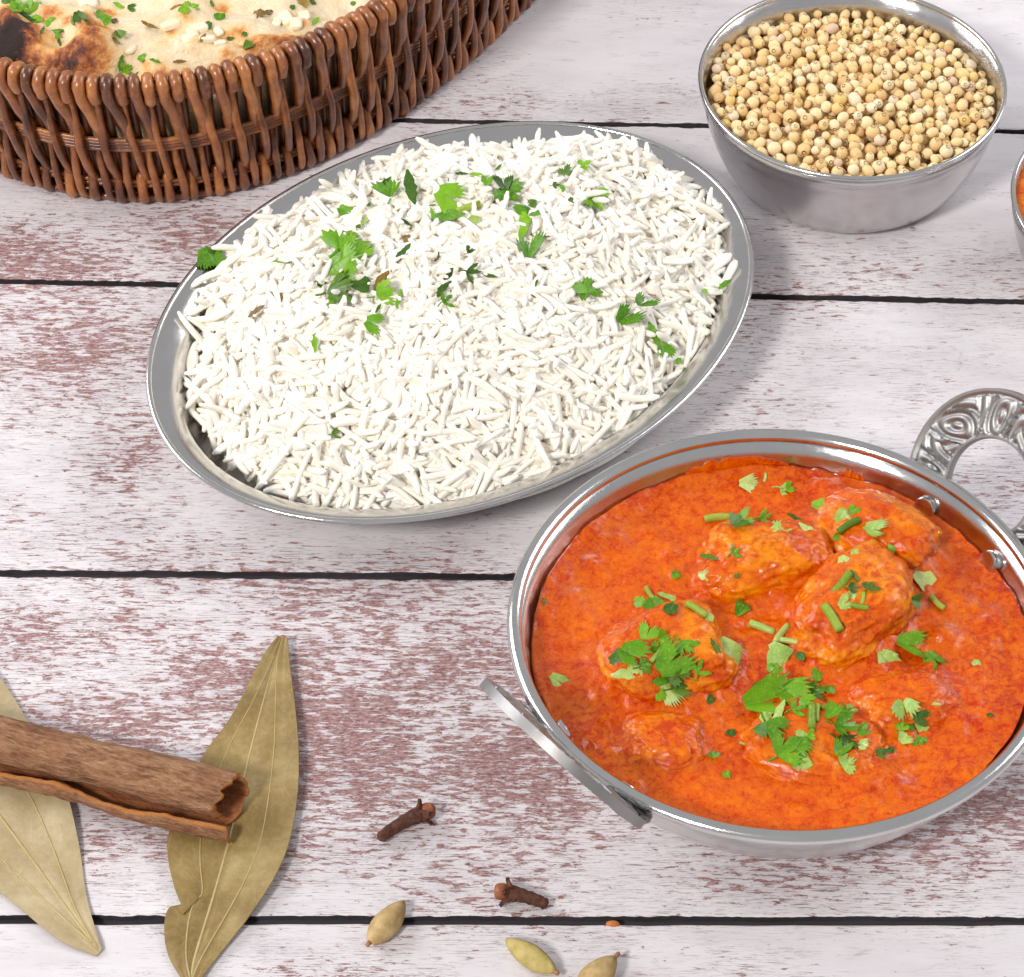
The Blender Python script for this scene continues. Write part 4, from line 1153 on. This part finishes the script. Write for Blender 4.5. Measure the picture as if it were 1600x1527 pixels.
for a in CHB: herb(*a, curry_bvh, None, 'in the curry', .01 if a[5] == 'pale' else .04, tilt=.15)
NH = [(14, 4, 34, 20, 'leaf', 'dark'), (34, 12, 36, 40, 'leaf', 'fresh'), (50, 12, 30, 70, 'half', 'fresh'), (40, 26, 32, -40, 'half', 'dark'), (54, 32, 18, 30, 'chip', 'fresh'), (25, 18, 26, 0, 'leaf', 'fresh'), (78, 35, 20, -25, 'half', 'fresh'), (123, 26, 26, -62, 'half', 'dark'), (114, 34, 16, -80, 'blade', 'dark'), (160, 32, 24, 70, 'chip', 'fresh'), (177, 34, 13, 0, 'chip', 'dry'), (87, 51, 22, -5, 'half', 'fresh'), (66, 49, 14, 60, 'blade', 'dark'), (93, 67, 11, -70, 'blade', 'dark'), (186, 10, 20, -30, 'blade', 'fresh'), (204, 13, 16, -10, 'half', 'dark'), (184, 54, 18, -60, 'half', 'dark'), (189, 100, 26, 80, 'blade', 'dark'), (198, 110, 22, 30, 'leaf', 'fresh'), (222, 93, 22, -10, 'half', 'fresh'), (243, 96, 18, -15, 'blade', 'fresh'), (212, 120, 14, 20, 'blade', 'dark'), (140, 36, 16, -20, 'blade', 'dry'), (230, 42, 24, -40, 'blade', 'dry'), (180, 66, 16, -45, 'blade', 'dark'),
 (301, 12, 30, 40, 'leaf', 'fresh'), (287, 17, 18, 20, 'chip', 'fresh'), (276, 11, 20, 30, 'blade', 'dry'), (342, 28, 18, -30, 'chip', 'fresh'), (325, 42, 15, 0, 'chip', 'dark'), (310, 44, 9, 0, 'chip', 'dark'), (404, 24, 24, -80, 'half', 'dry'), (420, 20, 12, -20, 'chip', 'dry'), (470, 3, 18, 10, 'half', 'dry'), (488, 4, 12, -60, 'chip', 'dark'), (315, 60, 16, 80, 'blade', 'dry'), (388, 74, 26, 40, 'half', 'dark'), (280, 96, 18, 20, 'blade', 'dry'), (332, 8, 14, -60, 'blade', 'dark'), (490, 35, 16, 60, 'blade', 'fresh'), (382, 55, 10, 0, 'chip', 'dark'), (359, 62, 9, 90, 'chip', 'dark'), (457, 12, 9, 0, 'chip', 'dark'), (486, 56, 10, 0, 'blade', 'dark'), (552, 6, 9, 0, 'chip', 'dark')]
for a in NH: herb(*a, naan_bvh, None, 'on the naan', .03, tilt=.15)
# garlic bits baked on the naan
for px, py, s in [(445, 30, .36), (462, 38, .32), (432, 36, .26), (475, 26, .28), (312, 45, .36), (300, 55, .34), (325, 62, .32), (290, 62, .26), (268, 40, .4), (340, 50, .26), (135, 4, .5), (205, 78, .26), (280, 70, .22), (345, 68, .24)]:
    h = naan_bvh.ray_cast(CAM, ray(px, py))
    if h[0] is None: continue
    V, F = ico(3); k = (np.abs(V)**4).sum(1)**(-1/4); V = V*k[:, None]
    R = np.array(Matrix.Rotation(fr.uniform(0, 3), 3, 'Z') @ Matrix.Rotation(fr.gauss(0, .25), 3, 'X'))
    V = (V*np.array((s, s*fr.uniform(.55, .8), s*.4))*(1+.1*np.sin(V*5))) @ R.T*.9+np.array(h[0])+[0, 0, s*.12]
    o = obj('garlic_bit', V, F, GARLIC, org=tuple(h[0]))
    tag(o, 'cream garlic bit baked onto the naan bread', 'garlic', 'garlic bits on the naan')

# ------------------------------------------------------------------ bay leaves
def bay(name, mid, left, right, zf, mat_, label, th=.05, n=60, m=17, side_veins=(.52, -.52)):
    mid = spline([(*p, 0) for p in mid], n); L_ = spline([(*p, 0) for p in left], n); R_ = spline([(*p, 0) for p in right], n)
    G = np.zeros((n, m, 3))
    for i in range(n):
        for j in range(m):
            t = j/(m-1)*2-1
            p = mid[i]*(1-abs(t))+(R_[i] if t > 0 else L_[i])*abs(t)
            w = at(p[0], p[1], .2); s = i/(n-1)
            z = zf(s, t)+.10*fbm(w.x*.5, w.y*.5, 4, 3)+.05*abs(t)*math.sin(s*17+t*2)
            z -= .055*math.exp(-(t/.07)**2)
            for sv in side_veins: z -= .03*math.exp(-((t-sv)/.06)**2)
            w = at(p[0], p[1], max(.06, z)); G[i, j] = w
    V, F = sheet(G, th)
    base = G[..., 2].min()
    e = thing(name, (float(G[n//2, m//2, 0]), float(G[n//2, m//2, 1]), 0), label, 'leaf', 'dried bay leaves on the table')
    obj('blade', V, F, mat_, e)
    def vein(nm, t0, s0, s1, r0, r1):
        P = []
        for k in range(40):
            s = s0+(s1-s0)*k/39; f = s*(n-1); i = min(int(f), n-2); fr_ = f-i
            tt = t0*(math.sin(math.pi*min(1, max(0, (k+.5)/39.5)))**.5 if t0 else 0); q = (tt+1)/2*(m-1); j = min(int(q), m-2); fq = q-j
            a = G[i, j]*(1-fq)+G[i, j+1]*fq; b = G[i+1, j]*(1-fq)+G[i+1, j+1]*fq
            P.append(a*(1-fr_)+b*fr_+np.array((0, 0, th*.45)))
        V, F = tube(P, np.linspace(r0, r1, 40), 6); obj(nm, V, F, VEIN, e)
    vein('midrib', 0, .01, .985, .055, .02)
    for sv in side_veins: vein('side_vein', sv, .03, .93, .032, .012)
    return e
# base (bottom of picture) to tip
bay('bay_leaf', [(298, 1540), (304, 1500), (322, 1440), (340, 1380), (356, 1320), (372, 1255), (395, 1160), (412, 1095), (428, 1035), (440, 996)],
    [(290, 1542), (262, 1490), (257, 1440), (268, 1416), (288, 1428), (272, 1385), (262, 1335), (266, 1295), (312, 1190), (362, 1118), (412, 1024), (434, 994)],
    [(306, 1540), (340, 1495), (388, 1434), (425, 1378), (450, 1322), (464, 1250), (467, 1180), (462, 1112), (453, 1040), (449, 996)],
    lambda s, t: .10+.16*math.sin(math.pi*s)*(.35+.65*t*t)+(.30*max(0, s-.78)/.22)+.10*max(0, t)*math.sin(math.pi*s), BAY_OLIVE,
    'olive brown dried bay leaf with a torn edge under the cinnamon stick end')
bay('bay_leaf', [(156, 1489), (110, 1428), (60, 1358), (0, 1276), (-60, 1196), (-105, 1130), (-150, 1060), (-182, 1000), (-205, 955)],
    [(151, 1494), (95, 1470), (20, 1410), (-55, 1350), (-130, 1270), (-178, 1190), (-205, 1110), (-215, 1030), (-210, 955)],
    [(159, 1484), (136, 1405), (122, 1312), (98, 1222), (52, 1142), (0, 1060), (-62, 1005), (-125, 970), (-198, 952)],
    lambda s, t: .08+.12*math.sin(math.pi*s)*(.4+.6*t*t)+.05*s, BAY_PALE,
    'pale greyish tan bay leaf with smooth edges under the cinnamon stick middle')

# ------------------------------------------------------------------ cinnamon stick
cs = thing('cinnamon_stick', tuple(at(150, 1230, 0)), 'curled brown cinnamon stick lying across the two bay leaves', 'cinnamon')
p0 = at(-170, 1118, .95); p1 = at(372, 1250, .95)
ax = (p1-p0); CLN = ax.length; ax.normalize(); sd = Vector((0, 0, 1)).cross(ax).normalized(); up = ax.cross(sd)
if sd.y > 0: sd = -sd                     # sd points to the viewer's side
# cross-section seen from the end, in (towards viewer, up): inner curl -> over the top -> round the back -> under -> front flap
sec = []
for k in range(46):
    t = k/45; ang = math.radians(-28+ t*300)      # front -> over the top -> back -> under
    r = .64+.05*math.sin(t*7); sec.append((r*math.cos(ang)*1.0, .10+r*math.sin(ang)*.93))
tail = [(.15, -.62), (.42, -.70), (.72, -.72), (.98, -.62), (1.10, -.42), (1.07, -.24), (.98, -.12)]
sec = sec[:-3]+tail
sec = spline([(a, b, 0) for a, b in sec], 400)[:, :2]
sl = np.concatenate([[0], np.cumsum(np.linalg.norm(np.diff(sec, axis=0), axis=1))]); sq = np.linspace(0, sl[-1], 84)
sec = np.stack([np.interp(sq, sl, sec[:, 0]), np.interp(sq, sl, sec[:, 1])], -1)
na = 130; TH = .15
Vv = []; inner = []; edge = []
for i in range(na):
    s = i/(na-1); c = p0+ax*(CLN*s)
    sc = 1+.05*math.sin(s*9)+.035*fbm(s*6, 1, 2, 3)
    bend = .14*math.sin(s*3.0)
    flap = .22*math.sin(s*11)*.35+.14*(1-s)                # the free edge wanders
    ring = []
    nrm2 = np.gradient(sec, axis=0); nn = np.stack([nrm2[:, 1], -nrm2[:, 0]], -1); nn /= np.linalg.norm(nn, axis=1)[:, None]
    kk = len(sec)
    for side in (0, 1):
        for k in (range(kk) if side == 0 else range(kk-1, -1, -1)):
            t = k/(kk-1)
            q = sec[k]+(nn[k]*TH*(.5 if side == 0 else -.5))
            x, y = q[0]*sc, q[1]*sc
            if t > .86: x += flap*(t-.86)/.14*.5; y += (t-.86)/.14*(.10*math.sin(s*14+1)+.16*fbm(s*7, 3, 1, 3))
            rr = 1+.035*fbm(s*14, t*9, side*3, 4)+.02*fbm(s*45, t*22, 5, 2)
            rag = 0
            if i >= na-6: rag = (i-(na-7))/6*(.20*noise.noise(Vector((t*6, side*.3, 1)))+.10*noise.noise(Vector((t*21, 0, 2)))-.25*(1 if .2 < t < .45 else 0)*.6)
            if i >= na-16 and t < .82: rag += ((i-(na-17))/16)**1.5*(-.42*max(0, x/.64)+.05)
            p = c+ax*rag+sd*(x*rr)+up*(y*rr+bend*.3)
            if .50 < s < .58: p += (p-c).normalized()*.05*math.sin((s-.50)/.08*math.pi)*(1 if side == 0 else 0)
            Vv.append(tuple(p)); inner.append(1.0 if side == 1 else 0.0); edge.append(1.0 if (t > .985 or t < .008) else (.8 if i > na-2 else 0))
m = 2*kk
F = grid_faces(na, m, True)
for i0, rev in ((0, False), (na-1, True)):
    for k in range(kk-1):
        q = (i0*m+k, i0*m+k+1, i0*m+m-2-k, i0*m+m-1-k); F.append(q if rev else tuple(reversed(q)))
o = obj('bark_quill', Vv, F, BARK, cs); fattr(o, 'inner', inner); fattr(o, 'edge', edge)
minz = min(v[2] for v in Vv)
print('cinnamon min z', minz)

# ------------------------------------------------------------------ cloves
def clove(pa, pb, label, seed, curve):
    r = random.Random(seed)
    A = np.array(at(*pa, .22)); B = np.array(at(*pb, .42)); D = B-A; L = np.linalg.norm(D); d = D/L
    sdv = np.cross(d, (0, 0, 1)); sdv /= np.linalg.norm(sdv); upv = np.cross(sdv, d)
    e = thing('clove', (float((A+B)[0]/2), float((A+B)[1]/2), 0), label, 'clove', 'cloves on the table')
    P = [A+d*L*t+sdv*curve*math.sin(math.pi*t) for t in np.linspace(0, .78, 16)]
    R = [.17+.01*math.sin(i*2.1)+.085*(i/15)**2.2 for i in range(16)]; R[0] = .09
    V, F = tube(P, R, 14)
    V = np.array([v*1 for v in V])
    for k in range(len(V)):
        V[k] += .018*noise.noise_vector(Vector(V[k])*5.5)
    obj('stem', V, F, CLOVE, e)
    tip = np.array(P[-1]); dd = np.array(P[-1])-np.array(P[-3]); dd /= np.linalg.norm(dd)
    for k in range(4):
        a = math.pi/4+k*math.pi/2+r.uniform(-.2, .2); o_ = sdv*math.cos(a)+upv*math.sin(a)
        G = []
        for s in np.linspace(0, 1, 7):
            w = .20*(1-s*.75)*(1 if s < .95 else .6)
            row = []
            for t in (-1, -.5, 0, .5, 1):
                tang = np.cross(dd, o_)
                row.append(tip-dd*.05+dd*(.30*s*(1-.3*s))+o_*(.17+.24*s**1.3)+tang*w*t+o_*(-.04*t*t))
            G.append(row)
        V, F = sheet(G, .11); obj('calyx_lobe', V, F, CLOVE, e)
    V, F = ico(3); V = (V*((np.abs(V)**3).sum(1)**(-1/3))[:, None])*.215*(1+.06*np.sin(V*9)); c = tip+dd*.22
    obj('flower_bud', V+c, F, CLOVE_BUD, e)
clove((592, 1311), (678, 1264), 'straight dark brown clove with its bud raised beside the karahi handle', 3, -.10)
clove((856, 1414), (778, 1393), 'stubby reddish brown clove lying above the plank gap between cardamom pods', 4, .08)

# ------------------------------------------------------------------ cardamom pods
def pod(pa, pb, w, label, mat_, tipend=0, seed=1):
    A = np.array(at(*pa, w*.9)); B = np.array(at(*pb, w*.9)); D = B-A; L = np.linalg.norm(D); d = D/L
    s_ = np.cross(d, (0, 0, 1)); s_ /= np.linalg.norm(s_); u_ = np.cross(s_, d)
    e = thing('cardamom_pod', (float((A+B)[0]/2), float((A+B)[1]/2), 0), label, 'cardamom', 'cardamom pods on the table')
    n, m = 28, 48; V = []
    for i in range(n):
        t = i/(n-1); r = w*(math.sin(math.pi*min(1, t*.97+.03))**.62)*(1-.22*(t-.4))
        if i == n-1: r = .02
        for j in range(m):
            a = 2*math.pi*j/m
            tri = 1+.07*math.cos(3*a+.6+seed)+.028*math.cos(24*a)+.05*noise.noise(Vector((t*3, math.cos(a)*1.3, math.sin(a)*1.3+seed)))
            V.append(A+d*L*t+(s_*math.cos(a)+u_*math.sin(a)*.92)*r*tri)
    F = grid_faces(n, m, True)+[tuple(range(m-1, -1, -1)), tuple((n-1)*m+j for j in range(m))]
    V = np.array(V); V[:, 2] -= V[:, 2].min()-.01
    obj('husk', V, F, mat_, e)
    c0 = V[:m].mean(0) if tipend == 0 else V[-m:].mean(0); dd = -d if tipend == 0 else d
    P, R = round_ends([c0-dd*.08, c0+dd*.05, c0+dd*.10], .07)
    obj('stalk_tip', *tube(P, R, 8), TIP, e)
pod((578, 1472), (632, 1408), .37, 'ribbed tan cardamom pod lying across the plank gap', POD, 0, 1)
pod((866, 1518), (790, 1468), .33, 'smooth greenish cardamom pod pointing away from the plank gap', POD_GREEN, 0, 2)
pod((905, 1560), (962, 1496), .42, 'fat striped tan cardamom pod beside the greenish pod, closest to the loose orange seed', POD, 1, 3)

# loose orange seed in the plank gap
c = at(958, 1440, .1)
V, F = ico(3); V = V*np.array((.20, .12, .11))*(1+.06*np.sin(V*6)); V[:, 0] *= 1+.25*V[:, 1]
o = obj('spice_seed', V+np.array((c.x, c.y, -.04)), F, ORANGE_SEED, org=(c.x, c.y, -.15))
tag(o, 'tiny orange spice seed lying in the dark plank gap', 'seed')
for o in list(bpy.data.objects):
    if '_org' in o: del o['_org']
